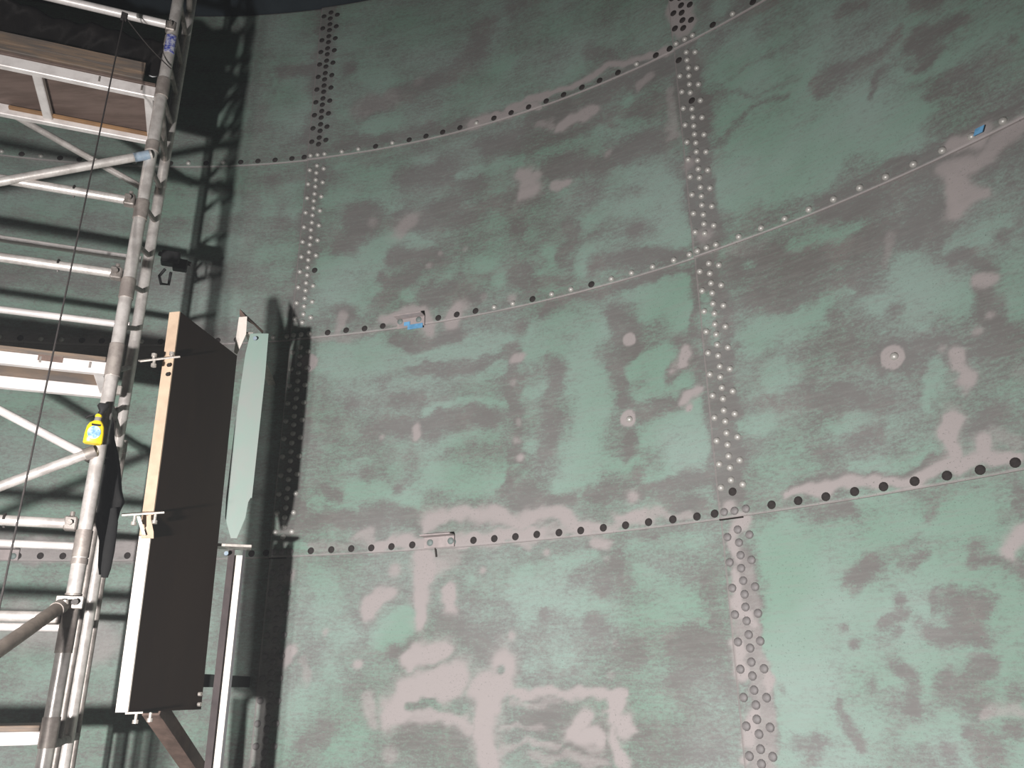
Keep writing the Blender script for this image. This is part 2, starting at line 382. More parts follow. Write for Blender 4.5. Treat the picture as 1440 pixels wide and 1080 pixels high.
    (1, 0.32, 0.0516, 0.0336, [4.174, 3.628, 4.081, 3.623]),
    (0, 0.62, 0.0348, 0.0227, [3.936, 3.546, 3.753, 3.555, 3.655, 3.54]),
    (0, 0.55, 0.0322, 0.021, [4.138, 3.535]),
    (0, 0.78, 0.0328, 0.0214, [3.354, 3.299, 3.249, 3.3, 3.148, 3.3]),
    (0, 0.9, 0.0674, 0.044, [3.506, 3.263, 3.452, 3.158, 3.343, 3.1]),
    (0, 0.8, 0.0518, 0.0338, [3.636, 3.177, 3.506, 3.064]),
    (0, 0.6, 0.0294, 0.0192, [3.843, 3.287, 3.734, 3.248]),
    (0, 0.85, 0.0686, 0.0447, [4.17, 3.191, 4.001, 3.195, 3.869, 3.224]),
    (0, 0.8, 0.0449, 0.0293, [4.07, 3.001, 4.004, 2.983]),
    (0, 0.75, 0.0498, 0.0325, [3.185, 3.007, 3.12, 3.161]),
    (0, 0.8, 0.0275, 0.0179, [3.485, 2.868, 3.485, 2.791]),
    (0, 0.6, 0.0373, 0.0243, [3.615, 2.859]),
    (0, 0.5, 0.0387, 0.0252, [4.197, 3.034]),
    (0, 0.05, 0.034, 0.0221, [3.343, 3.245, 3.261, 3.241, 3.218, 3.19]),
    (0, 0.05, 0.0347, 0.0227, [3.263, 3.099, 3.259, 2.99, 3.231, 2.905]),
    (0, 0.2, 0.0318, 0.0208, [3.576, 3.122]),
    (0, 0.1, 0.0534, 0.0348, [3.773, 3.003]),
    (0, 0.1, 0.0217, 0.0141, [3.16, 3.258]),
    (0, 0.2, 0.0263, 0.0172, [3.8, 3.192]),
    (0, 0, 0.0718, 0.0297, [3.61, 2.949]),
    (1, 1.19, 0.0464, 0.0104, [3.61, 2.949]),
    (1, 0.41, 0.0437, 0.0276, [3.269, 3.133, 3.216, 3.134]),
    (1, 0.81, 0.0299, 0.0195, [3.269, 3.133, 3.216, 3.134]),
    (1, 0.33, 0.0245, 0.0155, [3.259, 2.99]),
    (1, 0.65, 0.0168, 0.011, [3.259, 2.99]),
    (1, 0.33, 0.0276, 0.0174, [3.307, 2.947]),
    (1, 0.65, 0.0189, 0.0123, [3.307, 2.947]),
    (1, 0.44, 0.0397, 0.0251, [3.392, 2.884, 3.397, 2.826, 3.379, 2.783]),
    (1, 0.86, 0.0272, 0.0177, [3.392, 2.884, 3.397, 2.826, 3.379, 2.783]),
    (1, 0.28, 0.0285, 0.018, [3.44, 2.923]),
    (1, 0.54, 0.0195, 0.0127, [3.44, 2.923]),
    (1, 0.32, 0.0387, 0.0252, [3.216, 2.77]),
    (0, 0.08, 0.0431, 0.0281, [4.125, 2.91, 3.885, 2.843, 3.7, 2.795]),
    (0, 0.9, 0.0415, 0.0271, [4.212, 2.834, 4.155, 2.804]),
    (0, 0.72, 0.0315, 0.0205, [3.876, 2.743, 3.783, 2.745]),
    (0, 0.5, 0.0434, 0.0283, [4.078, 2.746, 3.947, 2.694]),
    (0, 0.75, 0.0449, 0.0293, [4.049, 3.03, 4.025, 2.954]),
    (0, 0.85, 0.0262, 0.0171, [3.485, 2.868, 3.503, 2.751]),
    (0, 0.5, 0.027, 0.0176, [3.643, 2.867, 3.575, 2.84]),
    (0, 0.6, 0.0361, 0.0235, [3.648, 2.667, 3.586, 2.622, 3.569, 2.56]),
    (0, 0.82, 0.0252, 0.0164, [3.815, 2.549, 3.667, 2.558, 3.571, 2.553]),
    (0, 0.65, 0.0511, 0.0334, [4.146, 2.676, 4.031, 2.67]),
    (0, 0.65, 0.0359, 0.0234, [4.124, 2.59, 3.962, 2.593]),
    (0, 0.5, 0.0306, 0.0199, [3.299, 2.73, 3.233, 2.69]),
    (0, 0.1, 0.0375, 0.0245, [3.798, 2.654, 3.707, 2.665]),
    (0, 0.2, 0.0352, 0.023, [3.925, 2.625]),
    (0, 0.05, 0.0433, 0.0282, [3.403, 2.594, 3.321, 2.623]),
    (0, 0.05, 0.0188, 0.0123, [4.052, 2.514, 3.896, 2.511, 3.606, 2.509, 3.522, 2.521]),
    (1, 0.41, 0.0417, 0.0263, [3.407, 2.844, 3.382, 2.799]),
    (1, 0.81, 0.0285, 0.0186, [3.407, 2.844, 3.382, 2.799]),
    (1, 0.53, 0.0453, 0.0286, [3.44, 2.675, 3.482, 2.627, 3.485, 2.577, 3.481, 2.527]),
    (1, 1.05, 0.031, 0.0202, [3.44, 2.675, 3.482, 2.627, 3.485, 2.577, 3.481, 2.527]),
    (1, 0.47, 0.0439, 0.0277, [3.376, 2.539, 3.386, 2.52]),
    (1, 0.92, 0.03, 0.0196, [3.376, 2.539, 3.386, 2.52]),
    (1, 0.5, 0.0323, 0.0204, [4.071, 2.493, 3.931, 2.486, 3.793, 2.5, 3.644, 2.488, 3.477, 2.483, 3.348, 2.491, 3.27, 2.488]),
    (1, 0.97, 0.0221, 0.0144, [4.071, 2.493, 3.931, 2.486, 3.793, 2.5, 3.644, 2.488, 3.477, 2.483, 3.348, 2.491, 3.27, 2.488]),
    (1, 0.43, 0.0256, 0.0167, [3.333, 2.563, 3.259, 2.539]),
    (0, 0.75, 0.1033, 0.0421, [4.124, 2.275, 3.339, 2.246]),
    (0, 1.05, 0.0847, 0.0552, [4.159, 2.318, 4.086, 2.271]),
    (0, 0.8, 0.0462, 0.0301, [3.824, 2.401, 3.661, 2.397]),
    (0, 0.8, 0.0493, 0.0321, [3.536, 2.342, 3.403, 2.374]),
    (0, 0.85, 0.0506, 0.033, [3.781, 2.308, 3.452, 2.282]),
    (0, 0.1, 0.0317, 0.0207, [3.987, 2.418, 3.884, 2.395]),
    (0, 0.25, 0.0228, 0.0149, [3.606, 2.36, 3.563, 2.374]),
    (0, 0.25, 0.0352, 0.023, [3.722, 2.243, 3.653, 2.249]),
    (0, 0.2, 0.0332, 0.0217, [3.465, 2.218]),
    (1, 0.44, 0.0416, 0.0263, [3.322, 2.243, 3.346, 2.196]),
    (1, 0.86, 0.0285, 0.0186, [3.322, 2.243, 3.346, 2.196]),
    (0, 0.3, 0.0295, 0.0192, [3.337, 2.31, 3.29, 2.366]),
    (0, 0.3, 0.0143, 0.0125, [4.268, 2.434, 3.985, 2.433]),
    (0, 0.8, 0.2194, 0.0578, [4.031, 2.113, 4.1, 1.636]),
    (0, 0.75, 0.1777, 0.0515, [3.618, 2.079, 3.519, 1.649]),
    (0, 1.05, 0.1162, 0.0446, [4.104, 2.192, 4.184, 1.769]),
    (0, 0.97, 0.0647, 0.0422, [3.927, 2.07, 3.76, 2.024]),
    (0, 0.92, 0.0555, 0.0362, [3.673, 2.137, 3.515, 2.121]),
    (0, 0.92, 0.052, 0.0339, [3.406, 2.06, 3.403, 1.939]),
    (0, 0.85, 0.0356, 0.0232, [3.766, 1.613, 3.631, 1.676, 3.709, 1.586]),
    (0, 0.9, 0.0371, 0.0242, [3.862, 1.818, 3.659, 1.858]),
    (0, 0.05, 0.0407, 0.0266, [3.878, 2.15, 3.821, 2.193, 3.803, 2.219]),
    (0, 0.2, 0.0253, 0.0165, [3.687, 2.206, 3.641, 2.201]),
    (0, 0.1, 0.0266, 0.0173, [3.472, 2.181, 3.335, 2.152]),
    (0, 0.05, 0.0241, 0.0157, [3.74, 2.062]),
    (0, 0.1, 0.0214, 0.014, [3.808, 1.98, 3.712, 1.994]),
    (0, 0.2, 0.0176, 0.0115, [3.758, 1.958]),
    (0, 0.1, 0.0208, 0.0136, [3.615, 2.059, 3.606, 2.039]),
    (0, 0.05, 0.0371, 0.0242, [3.542, 2.047, 3.501, 2.037, 3.554, 1.984, 3.501, 1.944, 3.642, 1.952]),
    (0, 0.2, 0.0184, 0.012, [3.946, 1.991]),
    (0, 0.2, 0.0221, 0.0144, [3.921, 1.926]),
    (0, 0.15, 0.0284, 0.0186, [3.79, 1.849, 3.756, 1.816, 3.763, 1.779]),
    (0, 0.12, 0.0256, 0.0167, [3.761, 1.717]),
    (0, 0.12, 0.0229, 0.0149, [3.996, 1.761, 3.977, 1.703, 3.964, 1.652, 3.938, 1.602]),
    (0, 0.3, 0.0228, 0.0149, [3.888, 1.786]),
    (0, 0.12, 0.0324, 0.0211, [3.621, 1.796, 3.508, 1.848]),
    (0, 0.2, 0.0381, 0.0249, [3.643, 1.778, 3.531, 1.736]),
    (1, 0.3, 0.0317, 0.02, [3.528, 1.718, 3.431, 1.724]),
    (1, 0.59, 0.0216, 0.0141, [3.528, 1.718, 3.431, 1.724]),
    (0, 0.12, 0.0427, 0.0278, [3.56, 1.648, 3.525, 1.621, 3.559, 1.563]),
    (0, 0.2, 0.0322, 0.021, [3.672, 1.587]),
    (0, 0.1, 0.028, 0.0183, [3.46, 1.662]),
    (0, 0.3, 0.0358, 0.0234, [4.177, 1.601, 4.09, 1.604, 4.15, 1.537]),
    (0, 0.4, 0.0244, 0.0159, [4.212, 1.79]),
    (0, 0.3, 0.031, 0.0202, [3.439, 1.764]),
    (0, 0.38, 0.3067, 0.0833, [5.211, 2.023, 4.592, 1.772]),
    (0, 0.75, 0.0691, 0.0451, [5.355, 2.203, 5.11, 2.146, 4.957, 2.146]),
    (0, 0.7, 0.0498, 0.0325, [5.303, 2.289, 5.155, 2.252]),
    (0, 0.6, 0.0441, 0.0288, [5.191, 2.022, 5.156, 1.922]),
    (0, 0.75, 0.0647, 0.0422, [4.784, 2.234, 4.644, 2.159, 4.518, 2.103]),
    (0, 0.7, 0.0393, 0.0256, [4.867, 2.083, 4.651, 2.079, 4.5, 2.024]),
    (0, 0.6, 0.0413, 0.0269, [4.828, 1.85, 4.722, 1.848]),
    (0, 0.55, 0.0356, 0.0232, [4.852, 1.758, 4.681, 1.713]),
    (0, 0.6, 0.0291, 0.019, [5.301, 1.892]),
    (0, 0.5, 0.028, 0.0183, [5.008, 1.878]),
    (0, 0.1, 0.0597, 0.0389, [4.934, 2.22, 4.875, 2.258]),
    (0, 0.1, 0.0411, 0.0268, [5.017, 2.082, 4.992, 2.015]),
    (0, 0.1, 0.0623, 0.0406, [4.617, 1.96, 4.492, 1.933]),
    (0, 0.15, 0.0572, 0.0373, [4.823, 1.928]),
    (0, 0.15, 0.0547, 0.0357, [4.623, 1.802]),
    (0, 0.15, 0.0294, 0.0192, [5.228, 2.109]),
    (0, 0.2, 0.0376, 0.0245, [5.309, 2.001]),
    (0, 0.25, 0.0334, 0.0218, [4.463, 2.225, 4.445, 2.067, 4.435, 1.771]),
    (0, 0.2, 0.0645, 0.042, [4.777, 1.587, 4.526, 1.593]),
    (0, 0.1, 0.093, 0.0607, [5.314, 1.696, 5.042, 1.56]),
    (1, 0.49, 0.0534, 0.0167, [4.313, 2.274, 4.307, 1.912, 4.307, 1.525]),
    (0, 0.1, 0.0504, 0.0167, [4.313, 2.274, 4.307, 1.912, 4.307, 1.525]),
    (1, 0.47, 0.0312, 0.0197, [4.36, 2.231, 4.356, 2.123, 4.296, 2.006]),
    (1, 0.92, 0.0214, 0.0139, [4.36, 2.231, 4.356, 2.123, 4.296, 2.006]),
    (1, 0.5, 0.046, 0.029, [4.369, 1.929, 4.386, 1.849]),
    (1, 0.97, 0.0315, 0.0205, [4.369, 1.929, 4.386, 1.849]),
    (1, 0.44, 0.0298, 0.0188, [4.27, 1.825, 4.285, 1.77]),
    (1, 0.86, 0.0204, 0.0133, [4.27, 1.825, 4.285, 1.77]),
    (1, 0.47, 0.0361, 0.0228, [4.343, 1.672, 4.358, 1.61]),
    (1, 0.92, 0.0247, 0.0161, [4.343, 1.672, 4.358, 1.61]),
    (1, 0.44, 0.0295, 0.0186, [4.382, 1.535]),
    (1, 0.86, 0.0202, 0.0132, [4.382, 1.535]),
    (0, 0.4, 0.2594, 0.094, [6.444, 2.155, 5.503, 1.862]),
    (1, 0.28, 0.0762, 0.0481, [6.649, 2.416, 6.653, 2.018, 6.657, 1.655, 6.648, 1.473]),
    (1, 0.54, 0.0521, 0.034, [6.649, 2.416, 6.653, 2.018, 6.657, 1.655, 6.648, 1.473]),
    (1, 0.47, 0.0444, 0.028, [6.592, 1.933, 6.544, 1.979]),
    (1, 0.92, 0.0304, 0.0198, [6.592, 1.933, 6.544, 1.979]),
    (1, 0.39, 0.0546, 0.0345, [6.599, 2.344]),
    (1, 0.76, 0.0374, 0.0244, [6.599, 2.344]),
    (0, 0.7, 0.0773, 0.0504, [6.426, 2.328, 6.364, 2.219, 6.4, 2.135]),
    (0, 0.7, 0.049, 0.032, [6.311, 2.076, 6.277, 2.038]),
    (0, 1.15, 0.0631, 0.0412, [6.057, 2.051, 5.975, 2.085]),
    (0, 0.8, 0.035, 0.0228, [6.076, 2.006]),
    (0, 0.65, 0.057, 0.0372, [6.34, 1.902, 6.31, 1.785, 6.463, 1.769]),
    (0, 0.65, 0.0564, 0.0368, [6.547, 1.568, 6.457, 1.698]),
    (0, 0.65, 0.0636, 0.0415, [6.31, 1.509, 6.164, 1.569]),
    (0, 0.55, 0.0504, 0.0329, [6.536, 2.234]),
    (0, 0.65, 0.0305, 0.0199, [5.624, 2.047]),
    (0, 0.55, 0.0234, 0.0153, [5.503, 2.034]),
    (0, 0.7, 0.0625, 0.0408, [5.329, 2.273, 5.322, 2.113]),
    (0, 0.6, 0.0372, 0.0243, [5.316, 1.892]),
    (0, 0.6, 0.0242, 0.0158, [5.616, 2.29]),
    (0, 0.55, 0.0242, 0.0158, [6.02, 1.915]),
    (0, 0.2, 0.0559, 0.0365, [6.445, 1.559, 6.369, 1.611]),
    (0, 0.1, 0.04, 0.0261, [6.012, 1.977]),
    (0, 0.2, 0.0986, 0.0643, [5.874, 1.571, 5.697, 1.573]),
    (0, 0.15, 0.0677, 0.0442, [5.706, 2.094, 5.553, 1.966]),
    (1, 0.33, 0.0566, 0.0357, [6.193, 2.544, 6.152, 2.505]),
    (1, 0.65, 0.0387, 0.0252, [6.193, 2.544, 6.152, 2.505]),
    (1, 0.47, 0.0598, 0.0377, [6.151, 2.157, 6.116, 2.207, 6.042, 2.247]),
    (1, 0.92, 0.0409, 0.0267, [6.151, 2.157, 6.116, 2.207, 6.042, 2.247]),
    (1, 0.5, 0.0739, 0.0466, [5.866, 2.418, 5.871, 2.281, 5.884, 2.099]),
    (1, 0.97, 0.0505, 0.033, [5.866, 2.418, 5.871, 2.281, 5.884, 2.099]),
    (1, 0.28, 0.0988, 0.0624, [5.818, 2.398, 5.703, 2.408]),
    (1, 0.54, 0.0676, 0.0441, [5.818, 2.398, 5.703, 2.408]),
    (1, 0.33, 0.0552, 0.0348, [6.027, 2.349]),
    (1, 0.65, 0.0378, 0.0246, [6.027, 2.349]),
    (1, 0.47, 0.058, 0.0366, [5.719, 2.24, 5.699, 2.157]),
    (1, 0.92, 0.0396, 0.0259, [5.719, 2.24, 5.699, 2.157]),
    (1, 0.5, 0.0669, 0.0422, [5.915, 1.93, 5.843, 1.968, 5.751, 1.974]),
    (1, 0.97, 0.0457, 0.0298, [5.915, 1.93, 5.843, 1.968, 5.751, 1.974]),
    (1, 0.5, 0.1131, 0.0714, [5.961, 1.703, 5.946, 1.78, 5.856, 1.811, 5.694, 1.84]),
    (1, 0.97, 0.0773, 0.0504, [5.961, 1.703, 5.946, 1.78, 5.856, 1.811, 5.694, 1.84]),
    (1, 0.39, 0.0601, 0.0379, [5.978, 1.673, 5.762, 1.673, 5.602, 1.644]),
    (1, 0.76, 0.0411, 0.0268, [5.978, 1.673, 5.762, 1.673, 5.602, 1.644]),
    (1, 0.3, 0.0621, 0.0392, [6.13, 1.782, 6.087, 1.673]),
    (1, 0.59, 0.0424, 0.0277, [6.13, 1.782, 6.087, 1.673]),
    (1, 0.28, 0.0697, 0.044, [6.007, 1.522]),
    (1, 0.54, 0.0477, 0.0311, [6.007, 1.522]),
    (1, 0.5, 0.1007, 0.0636, [5.443, 1.912, 5.461, 1.836, 5.55, 1.792]),
    (1, 0.97, 0.0689, 0.0449, [5.443, 1.912, 5.461, 1.836, 5.55, 1.792]),
    (1, 0.52, 0.0856, 0.054, [5.523, 1.792, 5.523, 1.644, 5.532, 1.472]),
    (1, 1.03, 0.0585, 0.0382, [5.523, 1.792, 5.523, 1.644, 5.532, 1.472]),
    (1, 0.44, 0.0327, 0.0207, [5.409, 1.773, 5.102, 1.771, 4.904, 1.772]),
    (1, 0.86, 0.0224, 0.0146, [5.409, 1.773, 5.102, 1.771, 4.904, 1.772]),
    (1, 0.47, 0.0381, 0.024, [4.938, 1.759, 4.925, 1.703]),
    (1, 0.92, 0.0261, 0.017, [4.938, 1.759, 4.925, 1.703]),
    (1, 0.28, 0.031, 0.0196, [5.41, 1.725, 5.17, 1.731]),
    (1, 0.54, 0.0212, 0.0138, [5.41, 1.725, 5.17, 1.731]),
    (1, 0.47, 0.0597, 0.0377, [5.073, 1.675, 5.108, 1.619, 5.011, 1.593]),
    (1, 0.92, 0.0408, 0.0266, [5.073, 1.675, 5.108, 1.619, 5.011, 1.593]),
    (1, 0.47, 0.0461, 0.0291, [4.958, 1.676, 4.865, 1.629]),
    (1, 0.92, 0.0315, 0.0205, [4.958, 1.676, 4.865, 1.629]),
    (1, 0.44, 0.0414, 0.0262, [4.93, 1.608, 4.889, 1.503]),
    (1, 0.86, 0.0283, 0.0185, [4.93, 1.608, 4.889, 1.503]),
    (1, 0.59, 0.0179, 0.0136, [5.463, 1.551, 5.176, 1.563]),
    (1, 0.28, 0.0299, 0.0188, [5.344, 1.504, 4.983, 1.527]),
    (1, 0.54, 0.0204, 0.0133, [5.344, 1.504, 4.983, 1.527]),
    (1, 0.59, 0.0151, 0.0137, [5.445, 1.616, 5.24, 1.639]),
    (1, 0.39, 0.0342, 0.0216, [6.193, 1.906]),
    (1, 0.76, 0.0234, 0.0152, [6.193, 1.906]),
    (1, 0.33, 0.0325, 0.0205, [6.374, 2.071]),
    (1, 0.65, 0.0222, 0.0156, [6.374, 2.071]),
    (1, 0.7, 0.0198, 0.015, [5.552, 2.322]),
    (1, 0.36, 0.0323, 0.0204, [5.407, 2.018]),
    (1, 0.7, 0.0221, 0.0144, [5.407, 2.018]),
    (1, 0.43, 0.0237, 0.0154, [4.909, 1.971]),
    (1, 0.43, 0.0234, 0.0153, [4.933, 1.843]),
    (1, 0.49, 0.0304, 0.0198, [6.475, 1.931, 6.467, 1.833]),
    (1, 0.33, 0.0363, 0.0229, [4.97, 2.415, 4.927, 2.395]),
    (1, 0.65, 0.0248, 0.0162, [4.97, 2.415, 4.927, 2.395]),
    (1, 0.49, 0.0224, 0.0146, [5.22, 2.389]),
    (1, 0.43, 0.0215, 0.014, [4.931, 2.325]),
    (1, 0.02, 0.0176, 0.0146, [5.926, 1.726, 5.763, 1.733]),
    (1, 0.02, 0.0315, 0.0205, [5.656, 1.725]),
    (1, 0.11, 0.0219, 0.0143, [5.461, 1.882]),
    (1, 0.11, 0.0145, 0.0132, [4.966, 1.683]),
    (0, 0.38, 0.3111, 0.1025, [6.305, 3.303, 5.502, 2.788]),
    (0, 0.72, 0.0547, 0.0357, [6.494, 3.496, 6.198, 3.477, 5.846, 3.431]),
    (0, 0.6, 0.0357, 0.0233, [6.424, 3.349, 6.19, 3.326]),
    (0, 0.6, 0.0307, 0.02, [6.074, 3.335, 5.843, 3.328, 5.445, 3.311]),
    (0, 0.88, 0.0243, 0.0163, [5.861, 3.165, 5.613, 3.175, 5.402, 3.154]),
    (0, 0.5, 0.0339, 0.0221, [5.841, 3.272, 5.446, 3.204]),
    (0, 0.5, 0.0296, 0.0193, [6.529, 3.197, 6.356, 3.206]),
    (0, 0.6, 0.0272, 0.0178, [6.468, 3.014, 6.377, 3.007]),
    (0, 0.6, 0.0268, 0.0175, [6.358, 2.897, 6.168, 2.915]),
    (0, 0.72, 0.0426, 0.0278, [5.888, 2.942, 5.722, 2.987, 5.502, 2.981]),
    (0, 0.6, 0.0378, 0.0247, [6.001, 2.964]),
    (0, 0.88, 0.0514, 0.0335, [6.271, 2.774, 6.115, 2.763, 5.913, 2.686]),
    (0, 0.92, 0.0265, 0.0173, [6.51, 2.694, 6.265, 2.67]),
    (0, 0.88, 0.0768, 0.0501, [5.851, 2.803, 5.631, 2.761, 5.417, 2.738]),
    (0, 0.6, 0.0517, 0.0337, [6.03, 2.861]),
    (0, 0.7, 0.0326, 0.0213, [5.281, 3.187, 5.249, 3.171]),
    (0, 0.7, 0.0283, 0.0185, [5.287, 2.901]),
    (0, 0.4, 0.0262, 0.0171, [5.311, 2.726]),
    (0, 0.1, 0.0307, 0.02, [5.961, 3.412, 5.729, 3.379, 5.445, 3.377]),
    (0, 0.1, 0.0348, 0.0227, [6.072, 3.278, 5.898, 3.235]),
    (0, 0.05, 0.049, 0.032, [6.178, 3.1, 5.893, 3.081, 5.724, 3.104, 5.502, 3.064]),
    (0, 0.25, 0.0636, 0.0415, [6.405, 3.086]),
    (0, 0.1, 0.0266, 0.0174, [6.438, 2.764, 6.337, 2.758]),
    (0, 0.1, 0.0298, 0.0194, [6.015, 2.755]),
    (0, 0.2, 0.0342, 0.0223, [6.209, 2.854]),
    (0, 0.1, 0.0343, 0.0223, [5.367, 3.341, 5.37, 3.076, 5.362, 2.891, 5.396, 2.697]),
    (0, 0.1, 0.0401, 0.0262, [5.428, 2.681, 5.271, 2.645]),
    (0, 0.1, 0.0511, 0.0333, [6.549, 2.634, 6.151, 2.612, 5.932, 2.597]),
    (0, 0.3, 0.0422, 0.0275, [5.622, 2.934]),
    (0, 0.2, 0.0395, 0.0257, [6.325, 3.248]),
    (0, 0.1, 0.054, 0.0352, [6.624, 3.507, 6.625, 2.991, 6.609, 2.564]),
    (1, 0.5, 0.0441, 0.0278, [5.915, 3.084, 5.916, 3.03]),
    (1, 0.97, 0.0301, 0.0197, [5.915, 3.084, 5.916, 3.03]),
    (1, 0.65, 0.0183, 0.0167, [6.129, 3.041]),
    (1, 0.41, 0.033, 0.0208, [5.352, 2.844]),
    (1, 0.81, 0.0226, 0.0154, [5.352, 2.844]),
    (1, 0.28, 0.0334, 0.0211, [5.372, 2.948]),
    (1, 0.54, 0.0228, 0.0156, [5.372, 2.948]),
    (1, 0.49, 0.0191, 0.0157, [5.354, 3.032]),
    (1, 0.43, 0.0195, 0.016, [5.373, 3.256]),
    (1, 0.33, 0.0404, 0.0255, [5.366, 3.385]),
    (1, 0.65, 0.0276, 0.018, [5.366, 3.385]),
    (1, 0.44, 0.0575, 0.0363, [5.855, 2.571, 5.715, 2.61, 5.629, 2.583, 5.397, 2.553, 5.253, 2.558]),
    (1, 0.86, 0.0393, 0.0257, [5.855, 2.571, 5.715, 2.61, 5.629, 2.583, 5.397, 2.553, 5.253, 2.558]),
    (1, 0.47, 0.0493, 0.0311, [6.143, 2.471, 5.82, 2.491, 5.502, 2.477, 5.254, 2.483]),
    (1, 0.92, 0.0337, 0.022, [6.143, 2.471, 5.82, 2.491, 5.502, 2.477, 5.254, 2.483]),
    (1, 0.33, 0.0515, 0.0325, [6.212, 2.525, 6.159, 2.552]),
    (1, 0.65, 0.0352, 0.023, [6.212, 2.525, 6.159, 2.552]),
    (1, 0.43, 0.0314, 0.0205, [6.493, 2.488, 6.187, 2.483]),
    (1, 0.22, 0.0265, 0.0173, [5.714, 2.551]),
    (1, 0.22, 0.0219, 0.015, [5.346, 2.529]),
    (1, 0.33, 0.0688, 0.0434, [5.871, 2.388, 5.764, 2.381]),
    (1, 0.65, 0.0471, 0.0307, [5.871, 2.388, 5.764, 2.381]),
    (0, 0.9, 0.0244, 0.0163, [6.579, 2.482, 6.536, 2.48]),
    (0, 0.95, 0.0912, 0.0595, [5.066, 3.304, 4.948, 3.106, 4.998, 2.917, 5.035, 2.768]),
    (0, 0.9, 0.055, 0.0358, [4.716, 3.207, 4.56, 3.17, 4.52, 3.065]),
    (0, 0.8, 0.0349, 0.0228, [4.716, 3.06, 4.59, 3.043]),
    (0, 0.97, 0.068, 0.0443, [4.682, 2.863, 4.488, 2.891, 4.444, 2.774, 4.55, 2.731]),
    (0, 0.85, 0.035, 0.0228, [4.769, 2.729, 4.985, 2.761]),
    (0, 0.9, 0.0356, 0.0232, [5.14, 2.706, 4.987, 2.705]),
    (0, 0.8, 0.0303, 0.0198, [4.697, 2.655, 4.553, 2.696]),
    (0, 0.75, 0.0379, 0.0247, [5.286, 3.177, 5.199, 3.183]),
    (0, 0.75, 0.0283, 0.0185, [5.312, 2.904, 5.238, 2.894]),
    (0, 0.5, 0.0266, 0.0173, [5.378, 2.793]),
    (0, 0.55, 0.0384, 0.025, [4.438, 2.565]),
    (0, 0.08, 0.0362, 0.0236, [4.805, 3.258, 4.801, 3.156]),
    (0, 0.08, 0.0348, 0.0227, [4.808, 3.039, 4.673, 2.974, 4.517, 2.989]),
    (0, 0.08, 0.0348, 0.0227, [4.778, 2.88, 4.775, 2.786]),
    (0, 0.15, 0.0409, 0.0267, [5.142, 3.288, 5.135, 3.161, 5.201, 3.111, 5.182, 3.026, 5.208, 2.85]),
    (0, 0.12, 0.031, 0.0202, [4.752, 2.69]),
    (0, 0.08, 0.0336, 0.0219, [4.971, 2.628, 4.758, 2.61, 4.55, 2.625, 4.422, 2.631]),
    (0, 0.08, 0.036, 0.0235, [5.338, 2.633, 5.092, 2.606]),
    (0, 0.1, 0.0428, 0.0279, [4.63, 2.549, 4.471, 2.494]),
    (0, 0.15, 0.0345, 0.0225, [5.372, 3.288, 5.366, 2.871]),
    (0, 0.15, 0.0284, 0.0185, [4.416, 3.154, 4.413, 2.994, 4.386, 2.808, 4.381, 2.599]),
    (1, 1.19, 0.0373, 0.0128, [4.783, 2.957]),
    (1, 0.55, 0.0331, 0.0209, [4.479, 3.199, 4.513, 3.149]),
    (1, 1.08, 0.0227, 0.0148, [4.479, 3.199, 4.513, 3.149]),
    (1, 0.47, 0.0375, 0.0237, [4.508, 2.987, 4.45, 3.002]),
    (1, 0.92, 0.0256, 0.0167, [4.508, 2.987, 4.45, 3.002]),
    (1, 0.97, 0.017, 0.014, [4.488, 2.946]),
    (1, 0.39, 0.0452, 0.0285, [4.778, 2.595]),
    (1, 0.76, 0.0309, 0.0202, [4.778, 2.595]),
    (1, 0.39, 0.033, 0.0208, [5.351, 2.844]),
    (1, 0.76, 0.0226, 0.0154, [5.351, 2.844]),
    (1, 0.54, 0.0192, 0.0157, [5.359, 3.043]),
    (1, 0.49, 0.019, 0.0156, [5.355, 2.94]),
    (1, 0.33, 0.0346, 0.0218, [5.36, 3.372]),
    (1, 0.65, 0.0236, 0.0162, [5.36, 3.372]),
    (1, 0.47, 0.0444, 0.0281, [5.402, 2.544, 5.195, 2.552, 5.096, 2.496, 4.959, 2.473]),
    (1, 0.92, 0.0304, 0.0198, [5.402, 2.544, 5.195, 2.552, 5.096, 2.496, 4.959, 2.473]),
    (1, 0.41, 0.0349, 0.022, [4.86, 2.507, 4.727, 2.5]),
    (1, 0.81, 0.0239, 0.0156, [4.86, 2.507, 4.727, 2.5]),
    (1, 0.33, 0.0302, 0.0191, [5.402, 2.497, 4.999, 2.468, 4.71, 2.481, 4.528, 2.459]),
    (1, 0.65, 0.0207, 0.0141, [5.402, 2.497, 4.999, 2.468, 4.71, 2.481, 4.528, 2.459]),
    (1, 0.41, 0.0404, 0.0255, [4.982, 2.413, 4.944, 2.392]),
    (1, 0.81, 0.0276, 0.018, [4.982, 2.413, 4.944, 2.392]),
    (1, 0.33, 0.0318, 0.0201, [5.403, 2.44, 5.321, 2.434]),
    (1, 0.65, 0.0218, 0.0149, [5.403, 2.44, 5.321, 2.434]),
    (1, 0.33, 0.0312, 0.0197, [5.22, 2.389]),
    (1, 0.65, 0.0214, 0.0146, [5.22, 2.389]),
    (0, 0.3, 0.0226, 0.0148, [5.301, 2.386, 5.1, 2.406, 4.809, 2.413, 4.444, 2.415]),
    (0, 0.75, 0.0312, 0.0204, [5.152, 2.339, 5.004, 2.353]),
    (0, 0.65, 0.0357, 0.0233, [4.794, 2.36, 4.491, 2.379]),
    (0, 0, 0.0658, 0.0211, [4.322, 3.158, 4.32, 2.839, 4.317, 2.539]),
    (0, 0.85, 0.0492, 0.0321, [4.223, 2.827, 4.163, 2.823]),
    (1, 0.39, 0.0418, 0.0264, [4.341, 2.484]),
    (1, 0.76, 0.0286, 0.0186, [4.341, 2.484]),
